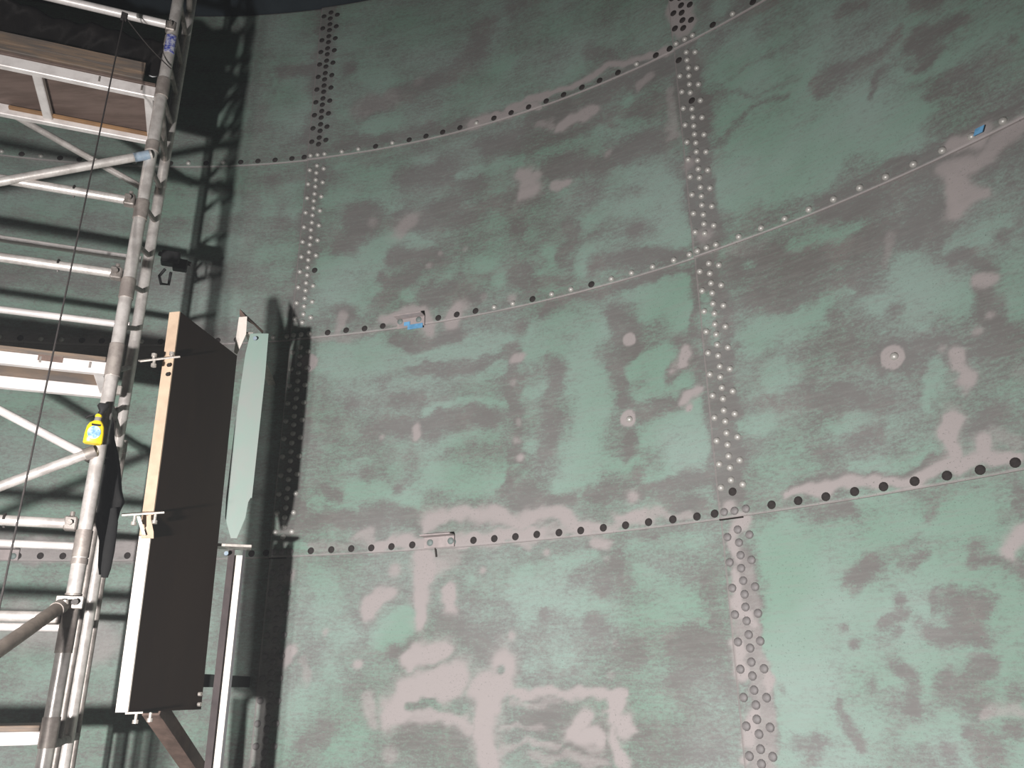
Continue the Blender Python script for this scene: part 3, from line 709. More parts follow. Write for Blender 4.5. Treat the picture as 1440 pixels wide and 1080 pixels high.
    (1, 0.41, 0.0525, 0.0331, [4.307, 2.406, 4.346, 2.355, 4.319, 2.296]),
    (1, 0.81, 0.0359, 0.0234, [4.307, 2.406, 4.346, 2.355, 4.319, 2.296]),
    (0, 1.05, 0.064, 0.0417, [4.173, 2.281]),
    (0, 0.4, 0.3383, 0.1114, [6.368, 4.3, 5.383, 3.975]),
    (0, 0.65, 0.0703, 0.0459, [6.948, 4.256, 6.824, 4.246, 6.799, 4.111]),
    (0, 0.2, 0.0605, 0.0395, [6.842, 4.438]),
    (0, 0.6, 0.0448, 0.0292, [6.95, 4.644]),
    (0, 0.75, 0.0707, 0.0461, [6.476, 4.589, 6.26, 4.61, 6.127, 4.488]),
    (0, 0.92, 0.0898, 0.0586, [6.483, 4.157, 6.333, 4.137, 6.235, 4.148, 6.138, 4.184]),
    (0, 0.82, 0.0887, 0.0578, [6.494, 3.977, 6.345, 3.933, 6.2, 3.963]),
    (0, 0.8, 0.0374, 0.0244, [5.99, 4.21, 5.915, 4.169]),
    (0, 0.8, 0.0429, 0.028, [6.028, 3.912, 5.933, 3.97]),
    (0, 0.75, 0.0325, 0.0212, [6.001, 3.845]),
    (0, 0.65, 0.0363, 0.0237, [5.822, 3.876, 5.728, 4.005, 5.717, 4.027]),
    (0, 0.6, 0.0649, 0.0423, [5.62, 4.006, 5.501, 4.028, 5.428, 4.184]),
    (0, 0.88, 0.0417, 0.0272, [5.584, 3.974, 5.513, 3.958]),
    (0, 0.8, 0.0448, 0.0292, [5.454, 3.848]),
    (0, 0.6, 0.0288, 0.0188, [5.769, 4.216]),
    (0, 0.6, 0.0449, 0.0293, [5.276, 4.068]),
    (0, 0.7, 0.0371, 0.0242, [6.288, 3.788, 6.27, 3.898]),
    (0, 0.6, 0.0334, 0.0218, [6.592, 3.835]),
    (0, 0.05, 0.0666, 0.0434, [6.377, 4.436, 6.248, 4.388, 6.391, 4.263, 6.452, 4.245]),
    (0, 0.05, 0.0683, 0.0445, [6.096, 4.361, 5.932, 4.329, 5.747, 4.38]),
    (0, 0.1, 0.0567, 0.037, [6.11, 4.128, 5.863, 4.057, 6.101, 3.923]),
    (0, 0.08, 0.0646, 0.0421, [5.881, 3.837, 5.678, 3.836, 5.618, 3.764]),
    (0, 0.1, 0.0475, 0.031, [6.422, 3.817, 6.36, 3.785]),
    (0, 0.15, 0.0412, 0.0269, [6.159, 3.857, 6.101, 3.923, 6.179, 4.011]),
    (0, 0.15, 0.0558, 0.0364, [5.745, 4.275, 5.5, 4.356, 5.259, 4.311]),
    (0, 0.1, 0.0441, 0.0288, [5.349, 3.871, 5.27, 3.758]),
    (0, 0.1, 0.054, 0.0352, [6.652, 4.727, 6.66, 4.203, 6.675, 3.818]),
    (1, 0.3, 0.0899, 0.0567, [6.079, 4.265, 5.996, 4.368]),
    (1, 0.59, 0.0615, 0.0401, [6.079, 4.265, 5.996, 4.368]),
    (1, 0.43, 0.0409, 0.0267, [6.26, 4.377]),
    (1, 0.59, 0.0217, 0.0178, [5.821, 4.087]),
    (1, 0.54, 0.0217, 0.0178, [5.886, 4.018]),
    (1, 0.49, 0.0214, 0.0176, [5.663, 4.084]),
    (1, 0.39, 0.0776, 0.049, [5.256, 4.438, 5.282, 4.344]),
    (1, 0.76, 0.0531, 0.0346, [5.256, 4.438, 5.282, 4.344]),
    (1, 0.33, 0.0511, 0.0322, [6.396, 3.789, 6.426, 3.706]),
    (1, 0.65, 0.0349, 0.0228, [6.396, 3.789, 6.426, 3.706]),
    (1, 0.44, 0.0653, 0.0412, [6.139, 3.707, 6.021, 3.727, 5.902, 3.744, 5.876, 3.656]),
    (1, 0.86, 0.0447, 0.0291, [6.139, 3.707, 6.021, 3.727, 5.902, 3.744, 5.876, 3.656]),
    (1, 0.47, 0.0701, 0.0442, [5.688, 3.718, 5.746, 3.646]),
    (1, 0.92, 0.0479, 0.0313, [5.688, 3.718, 5.746, 3.646]),
    (1, 0.97, 0.0519, 0.0177, [6.59, 3.516]),
    (1, 0.43, 0.0304, 0.0198, [6.591, 3.674, 6.209, 3.668]),
    (1, 0.43, 0.029, 0.0189, [5.548, 3.762]),
    (1, 0.43, 0.0285, 0.0186, [5.385, 3.715]),
    (0, 0.88, 0.0555, 0.0362, [6.501, 3.592, 6.204, 3.584, 6.175, 3.486]),
    (0, 0.82, 0.0412, 0.0269, [6.437, 3.526, 6.082, 3.509, 5.731, 3.482, 5.501, 3.465]),
    (0, 0.82, 0.0362, 0.0236, [5.616, 3.519, 5.387, 3.522]),
    (0, 0.75, 0.046, 0.03, [6.43, 3.431, 6.253, 3.413]),
    (0, 0.7, 0.0357, 0.0233, [5.524, 3.336, 5.445, 3.366]),
    (0, 0.78, 0.0511, 0.0333, [5.297, 3.503, 5.277, 3.379]),
    (0, 0.05, 0.0415, 0.0271, [6.086, 3.58, 5.908, 3.567, 5.733, 3.574]),
    (0, 0.1, 0.0481, 0.0314, [5.388, 3.422, 5.345, 3.283, 5.39, 3.227]),
    (0, 0.2, 0.0231, 0.0168, [6.008, 3.407, 5.845, 3.419, 5.445, 3.388]),
    (1, 0.41, 0.0433, 0.0273, [5.389, 3.372, 5.344, 3.391]),
    (1, 0.81, 0.0296, 0.0193, [5.389, 3.372, 5.344, 3.391]),
    (1, 0.49, 0.0234, 0.016, [5.379, 3.246]),
    (0, 0.78, 0.0512, 0.0334, [4.957, 4.057, 4.831, 4.098, 4.7, 4.063]),
    (0, 0.88, 0.0752, 0.0491, [4.593, 4.035, 4.514, 3.959, 4.455, 3.805]),
    (0, 0.6, 0.0421, 0.0274, [4.841, 3.915, 4.756, 3.876]),
    (0, 0.88, 0.0427, 0.0278, [4.931, 3.886, 4.979, 3.808]),
    (0, 0.78, 0.04, 0.0261, [5.177, 3.981, 5.146, 3.878, 5.181, 3.829]),
    (0, 0.5, 0.0292, 0.019, [5.317, 3.982]),
    (0, 0.7, 0.0404, 0.0263, [4.612, 3.784, 4.508, 3.781]),
    (0, 0.6, 0.0265, 0.0173, [5.25, 3.823, 5.092, 3.782]),
    (0, 0.05, 0.0415, 0.0271, [4.677, 3.917]),
    (0, 0.12, 0.0437, 0.0285, [5.059, 4.077, 5.04, 3.976, 5.1, 3.9]),
    (0, 0.05, 0.0374, 0.0244, [4.88, 3.802, 4.721, 3.753, 4.451, 3.729]),
    (0, 0.15, 0.0281, 0.0183, [5.049, 3.748, 5.218, 3.745]),
    (0, 0.15, 0.0444, 0.029, [5.319, 3.875]),
    (0, 0.2, 0.0544, 0.0355, [5.35, 4.15]),
    (1, 0.33, 0.0445, 0.0281, [5.378, 3.714]),
    (1, 0.65, 0.0305, 0.0199, [5.378, 3.714]),
    (0, 0.05, 0.0288, 0.0188, [5.221, 3.621, 5.053, 3.648, 4.728, 3.636, 4.441, 3.62]),
    (0, 0.78, 0.033, 0.0215, [4.753, 3.578, 4.627, 3.584, 4.465, 3.576]),
    (0, 0.97, 0.0723, 0.0472, [4.634, 3.502, 4.478, 3.539, 4.481, 3.397]),
    (0, 0.78, 0.0503, 0.0328, [5.245, 3.526, 5.057, 3.527, 4.927, 3.517]),
    (0, 0.88, 0.0678, 0.0442, [5.28, 3.456, 5.011, 3.324, 4.922, 3.409]),
    (0, 0.92, 0.0666, 0.0434, [5.086, 3.34, 4.932, 3.204]),
    (0, 0.92, 0.0462, 0.0301, [4.717, 3.197, 4.594, 3.228, 4.624, 3.108]),
    (0, 0.5, 0.0369, 0.0241, [5.327, 3.323]),
    (0, 0.7, 0.0253, 0.0165, [5.22, 3.197]),
    (0, 0.05, 0.0481, 0.0314, [4.832, 3.493, 4.773, 3.436, 4.75, 3.306]),
    (0, 0.08, 0.0362, 0.0236, [4.836, 3.254, 4.803, 3.127]),
    (0, 0.1, 0.0379, 0.0247, [5.162, 3.334, 5.144, 3.204]),
    (0, 0.15, 0.0433, 0.0283, [5.346, 3.547]),
    (0, 0.1, 0.0453, 0.0296, [4.492, 3.271, 4.46, 3.194, 4.534, 3.126]),
    (0, 0.15, 0.0233, 0.0152, [4.395, 3.574, 4.412, 3.298]),
    (1, 1.13, 0.0331, 0.0113, [4.753, 3.347]),
    (1, 0.53, 0.0319, 0.0201, [4.477, 3.228, 4.508, 3.148]),
    (1, 1.05, 0.0218, 0.0143, [4.477, 3.228, 4.508, 3.148]),
    (1, 0.39, 0.0404, 0.0255, [5.371, 3.385]),
    (1, 0.76, 0.0276, 0.018, [5.371, 3.385]),
    (0, 0.03, 0.0665, 0.0226, [4.321, 4.026, 4.313, 3.701, 4.316, 3.487, 4.322, 3.065]),
    (1, 0.28, 0.0722, 0.0456, [4.323, 3.757]),
    (1, 0.54, 0.0494, 0.0322, [4.323, 3.757]),
    (0, 0.6, 0.0345, 0.0225, [4.355, 3.439, 4.352, 3.32]),
    (0, 0.4, 0.0322, 0.021, [4.323, 3.235]),
    (0, 0.25, 0.018, 0.0142, [4.223, 3.719, 4.025, 3.711]),
    (0, 0.5, 0.085, 0.0528, [9.026, 5.948, 8.226, 6.101, 7.342, 6.15]),
    (0, 0.7, 0.0833, 0.0518, [8.965, 5.643, 8.174, 5.771, 7.303, 5.808]),
    (0, 0.65, 0.082, 0.051, [8.918, 5.405, 8.133, 5.516, 7.273, 5.544]),
    (0, 0.7, 0.0806, 0.0501, [8.865, 5.145, 8.088, 5.239, 7.241, 5.258]),
    (0, 0.5, 0.0794, 0.0493, [8.82, 4.92, 8.05, 4.999, 7.213, 5.012]),
    (0, 0.6, 0.0784, 0.0487, [8.781, 4.728, 8.017, 4.796, 7.189, 4.804]),
    (0, 0.7, 0.0773, 0.048, [8.743, 4.54, 7.985, 4.598, 7.166, 4.601]),
    (0, 0.65, 0.0759, 0.0471, [8.688, 4.266, 7.938, 4.31, 7.133, 4.308]),
    (0, 0.3, 0.0748, 0.0465, [8.649, 4.076, 7.905, 4.11, 7.109, 4.106]),
    (0, 0.6, 0.0738, 0.0458, [8.609, 3.878, 7.872, 3.904, 7.085, 3.897]),
    (0, 0.15, 0.0727, 0.0452, [8.569, 3.685, 7.839, 3.703, 7.062, 3.694]),
    (0, 0.1, 0.0722, 0.0448, [8.55, 3.59, 7.823, 3.605, 7.051, 3.595]),
    (0, 0.7, 0.0709, 0.0441, [8.502, 3.358, 7.783, 3.365, 7.023, 3.354]),
    (0, 0.7, 0.0697, 0.0433, [8.456, 3.133, 7.745, 3.133, 6.996, 3.121]),
    (0, 0.6, 0.0686, 0.0426, [8.411, 2.915, 7.708, 2.909, 6.97, 2.897]),
    (0, 0.65, 0.0674, 0.0419, [8.367, 2.704, 7.672, 2.693, 6.945, 2.681]),
    (0, 0.2, 0.0664, 0.0412, [8.328, 2.519, 7.641, 2.504, 6.923, 2.493]),
    (0, 0.65, 0.0655, 0.0407, [8.292, 2.349, 7.612, 2.331, 6.903, 2.321]),
    (0, 0.45, 0.0642, 0.0399, [8.242, 2.107, 7.571, 2.086, 6.874, 2.077]),
    (0, 0.55, 0.0632, 0.0392, [8.202, 1.919, 7.539, 1.896, 6.852, 1.889]),
    (0, 0.5, 0.0617, 0.0383, [8.145, 1.648, 7.493, 1.623, 6.821, 1.618]),
    (1, 0.59, 0.0659, 0.0676, [8.361, 3.653, 7.15, 3.648]),
    (1, 0.65, 0.0605, 0.031, [8.134, 2.492, 7.432, 2.493]),
    (1, 0.54, 0.1171, 0.0801, [7.968, 2.136, 7.563, 2.038]),
    (1, 0.38, 0.0719, 0.0615, [8.381, 4.906, 8.153, 4.916]),
]

# ---------------------------------------------------------------- the tank: riveted plates lapped like shingles
ZS = [0.0, 1.217, 2.4395, 3.662, 4.883, 6.113]                   # lower edges of the five courses, roof
SEAM = [108.2, 80.13, 52.10]
while SEAM[0] < 360 + 52.1 - 35: SEAM.insert(0, SEAM[0] + (360 + 52.1 - 108.2) / 11)
SEAM = SEAM[1:] if SEAM[0] > 360 + 52.1 - 5 else SEAM
NCOL = len(SEAM)
cent = lambda j: SEAM[j] if j < NCOL else SEAM[j - NCOL] - 360
rng = random.Random(5)

def paint(th, z):
    """wear map in wall coordinates: th degrees, z metres -> green amount, pale amount (wall paint, not light)"""
    s = np.radians(th) * R
    q = np.random.RandomState(7); ds = np.zeros(s.shape); dz = np.zeros(s.shape)
    for wl, amp in ((.5, .007), (.28, .008), (.16, .007), (.09, .004), (.05, .003)):   # ragged outlines
        for _ in range(5):
            a = q.uniform(0, 2 * math.pi); kk = 2 * math.pi / (wl * q.uniform(.75, 1.3)); f1, f2 = q.uniform(0, 6.3, 2)
            x = kk * (s * math.cos(a) + z * math.sin(a)); ds = ds + amp * .6 * np.sin(x + f1); dz = dz + amp * .6 * np.sin(x + f2)
    S0, Z0 = s + .3 * ds, z + .3 * dz; S1, Z1 = s + ds, z + dz
    g = np.full(s.shape, .42); p = np.zeros(s.shape)
    for (k, val, wd, soft, pts) in PAINT:
        pts = np.array(pts).reshape(-1, 2); m = wd + soft; s, z = (S0, Z0) if len(pts) == 1 else (S1, Z1)
        bb = (s > pts[:, 0].min() - m) & (s < pts[:, 0].max() + m) & (z > pts[:, 1].min() - m) & (z < pts[:, 1].max() + m)
        if not bb.any(): continue
        S, Z = s[bb], z[bb]; d = np.full(S.shape, 1e9)
        if len(pts) == 1: d = np.hypot(S - pts[0, 0], Z - pts[0, 1])
        for a, b in zip(pts[:-1], pts[1:]):
            ab = b - a; t = np.clip(((S - a[0]) * ab[0] + (Z - a[1]) * ab[1]) / max(ab @ ab, 1e-9), 0, 1)
            d = np.minimum(d, np.hypot(S - a[0] - t * ab[0], Z - a[1] - t * ab[1]))
        f = np.clip((wd + soft - d) / (2 * soft), 0, 1); f = f * f * (3 - 2 * f)
        if k == 0: x = g[bb]; g[bb] = x + (val - x) * f
        elif val < .25: x = p[bb]; p[bb] = x + (val - x) * f
        else: p[bb] = np.maximum(p[bb], val * f)
    return g, p

def plate_r(u, v): return R - .010 * (1 - u) - .010 * (1 - v)

wall = thing('wall_tank', (AX, AY, 0), 'round riveted steel tank wall with patchy sanded green paint', 'wall', kind='structure')

def rivet_mesh(name, rad, h, seg, mat, flat=.45):
    prof = [(1.0, 0.0), (.95, .42), (flat + .2, .82), (0, 1.0)]
    vs = []; fs = []
    for rr, hh in prof[:-1]:
        for i in range(seg):
            a = 2 * math.pi * i / seg; vs.append((rad * rr * math.cos(a), rad * rr * math.sin(a), h * hh))
    vs.append((0, 0, h)); n = len(prof) - 1
    for j in range(n - 1):
        for i in range(seg): fs.append((j * seg + i, j * seg + (i + 1) % seg, (j + 1) * seg + (i + 1) % seg, (j + 1) * seg + i))
    for i in range(seg): fs.append(((n - 1) * seg + i, (n - 1) * seg + (i + 1) % seg, n * seg))
    me = bpy.data.meshes.new(name); me.from_pydata(vs, [], fs); me.polygons.foreach_set('use_smooth', [True] * len(fs)); me.materials.append(mat); me.update()
    return me
RV = {'bright': rivet_mesh('rivet', .0150, .0145, 10, M['rivet_bright'], .4), 'dark': rivet_mesh('rivet', .0178, .0028, 12, M['rivet_dark'], .72),
      'grey': rivet_mesh('rivet', .0175, .0085, 10, M['rivet_grey'], .5), 'green': rivet_mesh('rivet', .017, .004, 10, M['rivet_green'], .75)}

def make_plate(j, k):
    cL, cR = cent(j), cent(j + 1)
    aL, aR = cL + .83, cR - .95
    zb, zt = ZS[k], (ZS[k + 1] + .06 if k < 4 else ZS[5])
    near = aL > 20 and aR < 140
    st = .0125 if (near and k >= 1) else .12
    nu = max(2, int(round(math.radians(aL - aR) * R / st))); nv = max(2, int(round((zt - zb) / st)))
    u = np.linspace(0, 1, nu + 1); v = np.linspace(0, 1, nv + 1); U, V = np.meshgrid(u, v)
    th = aL + (aR - aL) * U; z = zb + (zt - zb) * V
    rin = plate_r(U, V)
    def ring(rr): return np.stack([rr * np.cos(np.radians(th)), rr * np.sin(np.radians(th)), z], -1).reshape(-1, 3)
    A = ring(rin); n1 = len(A)
    W = nu + 1
    I = np.arange(n1).reshape(nv + 1, W)
    q = np.stack([I[:-1, :-1], I[1:, :-1], I[1:, 1:], I[:-1, 1:]], -1).reshape(-1, 4)
    # rim 8 mm deep round the sheet and a coarse back
    loop = np.concatenate([I[0, :-1], I[:-1, -1], I[-1, :0:-1], I[:0:-1, 0]])
    back = ring(rin + .008)[loop]
    nb = np.arange(len(loop)); o0 = n1
    rim = np.stack([loop, np.roll(loop, -1), o0 + np.roll(nb, -1), o0 + nb], -1)
    verts = np.concatenate([A, back]); faces = np.concatenate([q, rim])
    me = bpy.data.meshes.new('plate')
    me.vertices.add(len(verts)); me.vertices.foreach_set('co', verts.ravel())
    me.loops.add(faces.size); me.loops.foreach_set('vertex_index', faces.ravel().astype(np.int32))
    me.polygons.add(len(faces)); me.polygons.foreach_set('loop_start', np.arange(0, faces.size, 4, dtype=np.int32))
    me.update(calc_edges=True)
    sm = np.zeros(len(faces), bool); sm[:len(q)] = True; me.polygons.foreach_set('use_smooth', sm)
    g, p = paint(th.ravel(), z.ravel())
    g = np.concatenate([g, g[loop] * 0]); p = np.concatenate([p, p[loop] * 0 + 1.1])
    p[loop] = np.maximum(p[loop], .8)
    arc = np.stack([np.radians(th) * R, z + 0 * th, np.zeros_like(z)], -1).reshape(-1, 3); arc = np.concatenate([arc, arc[loop]])
    for nm, dat in (('green', g), ('pale', p)):
        at_ = me.attributes.new(nm, 'FLOAT', 'POINT'); at_.data.foreach_set('value', dat.astype(np.float32))
    at_ = me.attributes.new('arc', 'FLOAT_VECTOR', 'POINT'); at_.data.foreach_set('vector', arc.ravel().astype(np.float32))
    me.materials.append(M['wall']); me.update()
    o = bpy.data.objects.new('plate', me); COL.objects.link(o); o.parent = wall; o['_org'] = (AX, AY, 0)
    rvs = []
    if aL > 26 and aL < 138 and k >= 1:
        sc = (cL - cR) / 28.03
        # seam rivets along the lower edge
        zr = zb + .027
        angs = [cL - .57, cL, cL + .57] + [cL - 1.92 * sc - 1.3356 * sc * i for i in range(19)] + [cL - 26.93 * sc]
        for a in angs: rvs.append((a, zr, 'h', 0))
        nper = 11
        for i in range(nper):
            zc = zb + .1295 + .1017 * i
            if zc + .03 > ZS[k + 1]: break
            rvs += [(cL + .56, zc, 'v', 0), (cL - .56, zc, 'v', 2), (cL, zc - .0254, 'v', 1), (cL, zc + .0254, 'v', 1)]
    for a, zz, typ, c in rvs:
        kind = rivet_kind(a, zz, typ, k, j)
        uu = (aL - a) / (aL - aR); vv = (zz - zb) / (zt - zb); rr = plate_r(uu, vv)
        add_rivet(o, a + rng.uniform(-.02, .02), zz + rng.uniform(-.0015, .0015), rr, kind)
    return o
def add_rivet(plate, a, zz, rr, kind, scale=1.0):
    ro = bpy.data.objects.new('rivet', RV[kind]); COL.objects.link(ro); ro.parent = plate
    t = math.radians(a); ex = Vector((-math.sin(t), math.cos(t), 0)); ez = Vector((-math.cos(t), -math.sin(t), 0)); ey = ez.cross(ex)
    m = Matrix((ex, ey, ez)).transposed().to_4x4(); m.translation = (rr * math.cos(t), rr * math.sin(t), zz)
    ro.matrix_local = m @ Matrix.Diagonal((scale, scale, scale, 1))
    return ro
def rivet_kind(a, z, typ, k, j):
    r = rng.random()
    if typ == 'h':
        if k == 2: 
            if abs(a - round_seam(a)) < .7: return 'grey'
            if abs(a - 70.27) < .3 or abs(a - 68.95) < .3: return 'green'
            return 'dark'
        if k == 3: return 'bright' if (r < .62 or a < 53.5 or abs(a - round_seam(a)) < 1.3) else 'dark'
        if k == 4: return 'bright' if (abs(a - round_seam(a)) < .7 or r < .16) else 'dark'
        return 'grey'
    if k in (2, 3): return 'bright' if r < .97 else 'dark'
    if k == 4: return 'dark'
    return 'grey'
def round_seam(a): return min(SEAM, key=lambda s: abs(s - a))
plates = {}
for k in range(5):
    for j in range(NCOL): plates[(j, k)] = make_plate(j, k)
def plate_at(th, z):
    for (j, k), o in plates.items():
        if cent(j + 1) + .83 < th <= cent(j) + .83 and ZS[k] <= z < ZS[k + 1]: return o, j, k
for px, py, kd in [(886.5, 590.5, 'bright'), (1260, 502.5, 'bright'), (434, 519, 'grey')]:
    th, z = onwall(px, py); o, j, k = plate_at(th, z)
    uu = (cent(j) + .83 - th) / (cent(j) - cent(j + 1) + 1.78); vv = (z - ZS[k]) / (ZS[k + 1] + .06 - ZS[k])
    add_rivet(o, th, z, plate_r(uu, vv), kd, 1.05)

def disc(name, z, r, mat, up):
    mb = MB(); n = 96; pts = [cyl(360 * i / n, z, r) for i in range(n)]
    mb.prism(pts, (0, 0, .04 * up)); o = mb.build(name, mat); tag(o, kind='structure'); return o
fl = disc('floor', 0.0, R + .03, M['floor'], -1); tag(fl, 'bare steel floor of the tank', 'floor')
ro = disc('ceiling', ZS[5] + .002, R + .12, M['roof'], 1); tag(ro, 'dark roof over the top rim of the tank', 'ceiling')

# ---------------------------------------------------------------- scaffold tower
dirv = lambda az: Vector((math.sin(math.radians(az)), math.cos(math.radians(az)), 0))
P1 = dirv(-27.75) * 3.5; P2 = dirv(-26.75) * 4.02
NV = (P2 - P1).normalized(); EV = Vector((NV.y, -NV.x, 0)); WD = (P2 - P1).length
UP = Vector((0, 0, 1)); LEN = 2.05; TOP = 5.55
def hp(e, n, z): return P1 + EV * e + NV * n + UP * z
tower = thing('scaffold_tower', hp(-LEN / 2, WD / 2, 0), 'aluminium scaffold tower with braces and rails along the left edge', 'scaffold')
zone = lambda px, py: zat(px, py, P1)
zfar = lambda px, py: zat(px, py, P2)
for e in (0, -LEN):
    for n, r, m, nm in ((0, .0262, 'alu', 'post'), (WD * .5, .015, 'alu_dull', 'stile'), (WD, .0255, 'alu', 'post'), (WD * 1.5, .015, 'alu_dull', 'stile')):
        po = MB().tube(hp(e, n, .12), hp(e, n, TOP if nm == 'post' else 2.95), r, 18).build(nm, M[m], tower)
        MB().tube(hp(e, n, 0), hp(e, n, .02), r * 2.2, 16).tube(hp(e, n, .02), hp(e, n, .14), r * .7, 12).build('base_plate', M['alu_dull'], po)
        if n == 0 and e == 0:
            for y, ln in ((63, .05), (128, .10), (210, .05), (298, .09), (408, .09), (508, .14), (765, .10), (790, .02), (845, .05), (886, .16), (1030, .10)):
                z = zone(150, y) if False else zat(265 - .188 * y, y, P1)
                MB().tube(hp(e, n, z - ln / 2), hp(e, n, z + ln / 2), r + .0035, 18).build('collar', M['collar'], po)
            z = zat(243, 62, P1); c = hp(0, 0, z - .02)
            d = (Vector((0, 0, z)) - c); d.z = 0; d.normalize(); s_ = d.cross(UP)
            rings = []
            for zz in (-.05, .05):
                rings.append([c + UP * zz + (d * math.cos(a) + s_ * math.sin(a)) * (r + .0042) for a in [-.9 + .3 * i for i in range(7)]] + [c + UP * zz + (d * math.cos(a) + s_ * math.sin(a)) * (r + .001) for a in [.9 - .3 * i for i in range(7)]])
            tag(MB().loft(rings).build('sticker', M['sticker'], po), 'small blue and white sticker')
    z = 2.62
    while z < TOP - .35:
        MB().tube(hp(e, 0, z), hp(e, WD, z + .22), .012, 12).build('lattice_bar', M['alu_dull'], tower)
        z += .2
    for z in (.28, 1.62, 2.9, 4.4, 5.4): MB().tube(hp(e, 0, z), hp(e, WD * (1.5 if z < 3 else 1), z), .0165, 12).build('rung', M['alu_dull'], tower)
# rails along the tower, near and far face, with a clamp at each right-hand end
def clamp(par, e, n, z, s=1.0):
    c = hp(e, n, z)
    MB().box(c, EV * .022 * s, NV * .02 * s, UP * .026 * s).tube(c + UP * .02 * s, c + UP * .045 * s, .009 * s, 6).tube(c - NV * .018 * s, c - NV * .036 * s, .01 * s, 6).build('clamp', M['alu_dull'], par)
zr = [zone(204, 288), zone(181, 389), zone(117, 738), zone(90, 868)]
for z in zr:
    for n, m in ((-.012, 'alu'), (WD + .01, 'alu_white')):
        rl = MB().tube(hp(-.035, n, z), hp(-LEN - .03, n, z), .0195 if n < .1 else .017, 16).build('guard_rail', M[m], tower)
        if n < .1:
            clamp(rl, -.05, n, z)
            MB().path([hp(-.27, n, z) + NV * (-.024 * math.cos(a)) + UP * (.024 * math.sin(a)) for a in [.5 * i for i in range(10)]], .004, 6).build('wire_tie', M['steel_dark'], rl)
ztop = zone(241, 42)
rl = MB().tube(hp(-.03, -.03, ztop), hp(-LEN, -.03, ztop), .02, 16).build('guard_rail', M['alu_white'], tower); clamp(rl, -.01, -.015, ztop)
# diagonal braces
def brace(a, b, n, r, m, tape=False):
    e0 = EV; p0 = P1 + NV * n
    def pl(px, py):
        d = ray(px, py); o = Vector((0, 0, H)); q = Vector((p0.x, p0.y, H)); return o + d * ((q - o).dot(NV) / d.dot(NV))
    p, q = pl(*a), pl(*b); d = (p - q).normalized()
    bo = MB().tube(q, q + d * (LEN / abs(d.dot(EV))), r, 14).build('diagonal_brace', M[m], tower)
    if tape: tag(MB().tube(q + d * .01, q + d * .075, r + .002, 14).build('tape_wrap', M['tape_pale'], bo), 'blue tape wrapped round the brace end')
    else: MB().tube(q, q + d * .04, r + .005, 12).build('brace_hook', M['alu_dull'], bo)
brace((20, 252), (213, 217), -.03, .019, 'alu', True)
brace((25, 165), (207, 268), WD, .017, 'alu')
brace((0, 684), (134, 634), -.03, .019, 'alu')
brace((0, 577), (135, 648), WD, .019, 'alu_white')

# ---------------------------------------------------------------- decks on the tower
def deck(zb, zt, label, n0, n1, deck_m, edge_m, lip=.014):
    d = thing('scaffold_deck', hp(-LEN / 2, (n0 + n1) / 2, zb), label, 'platform')
    hz = (zt - zb) / 2; zc = (zt + zb) / 2; L2 = LEN / 2 - .03; ec = -LEN / 2
    b1 = MB().box(hp(ec, n0, zc), EV * L2, NV * .016, UP * hz).build('side_beam', M['alu_white'], d)
    b2 = MB().box(hp(ec, n1, zc), EV * L2, NV * .016, UP * hz).build('side_beam', M['alu_white'], d)
    e = -.06
    while e > -LEN:
        MB().box(hp(e, (n0 + n1) / 2, zc), EV * .02, NV * ((n1 - n0) / 2 - .017), UP * hz * .6).build('cross_member', M['alu_white'], d)
        e -= .47
    MB().box(hp(ec, (n0 + n1) / 2, zt + lip / 2 + .0005), EV * (L2 - .005), NV * ((n1 - n0) / 2 + .022), UP * lip / 2).build('deck_board', M[deck_m], d)
    for ee in (-.09, -.27):
        MB().box(hp(ee, n0 - .0175, zc + hz * .2), EV * .004, NV * .0015, UP * hz * .5).build('rivet_plate', M['alu_dull'], b1)
    for n in (n0, n1):
        for s in (0, -LEN): MB().box(hp(s - .015 if s == 0 else s + .015, n, zt - .01), EV * .018, NV * .014, UP * .02).build('hook', M['zinc'], d)
    return d
zu0, zu1 = zone(224, 134), zone(224, 119)
up = deck(zu0, zu1, 'upper scaffold deck with brown board underside below the black sheet', .035, .40, 'ply', 'timber')
MB().box(hp(-.37, .372, zu0 + .034), EV * .33, NV * .010, UP * .007).build('batten', M['batten'], up)
zm0, zm1 = zone(155, 524), zone(155, 507)
mid = deck(zm0, zm1, 'middle scaffold deck with glaring white side beams above the yellow bottle', .035, .34, 'timber', 'timber', .02)
tag(MB().box(hp(-.235, .0185, (zm0 + zm1) / 2 + .015), EV * .045, NV * .0018, UP * .014).build('rust_patch', M['rust'], mid), 'rusty scrap stuck on the beam')
zl0, zl1 = zone(56, 1048), zone(56, 1029)
low = deck(zl0, zl1, 'lowest scaffold deck, white beam end at the bottom left corner', .035, .34, 'timber', 'timber', .02)
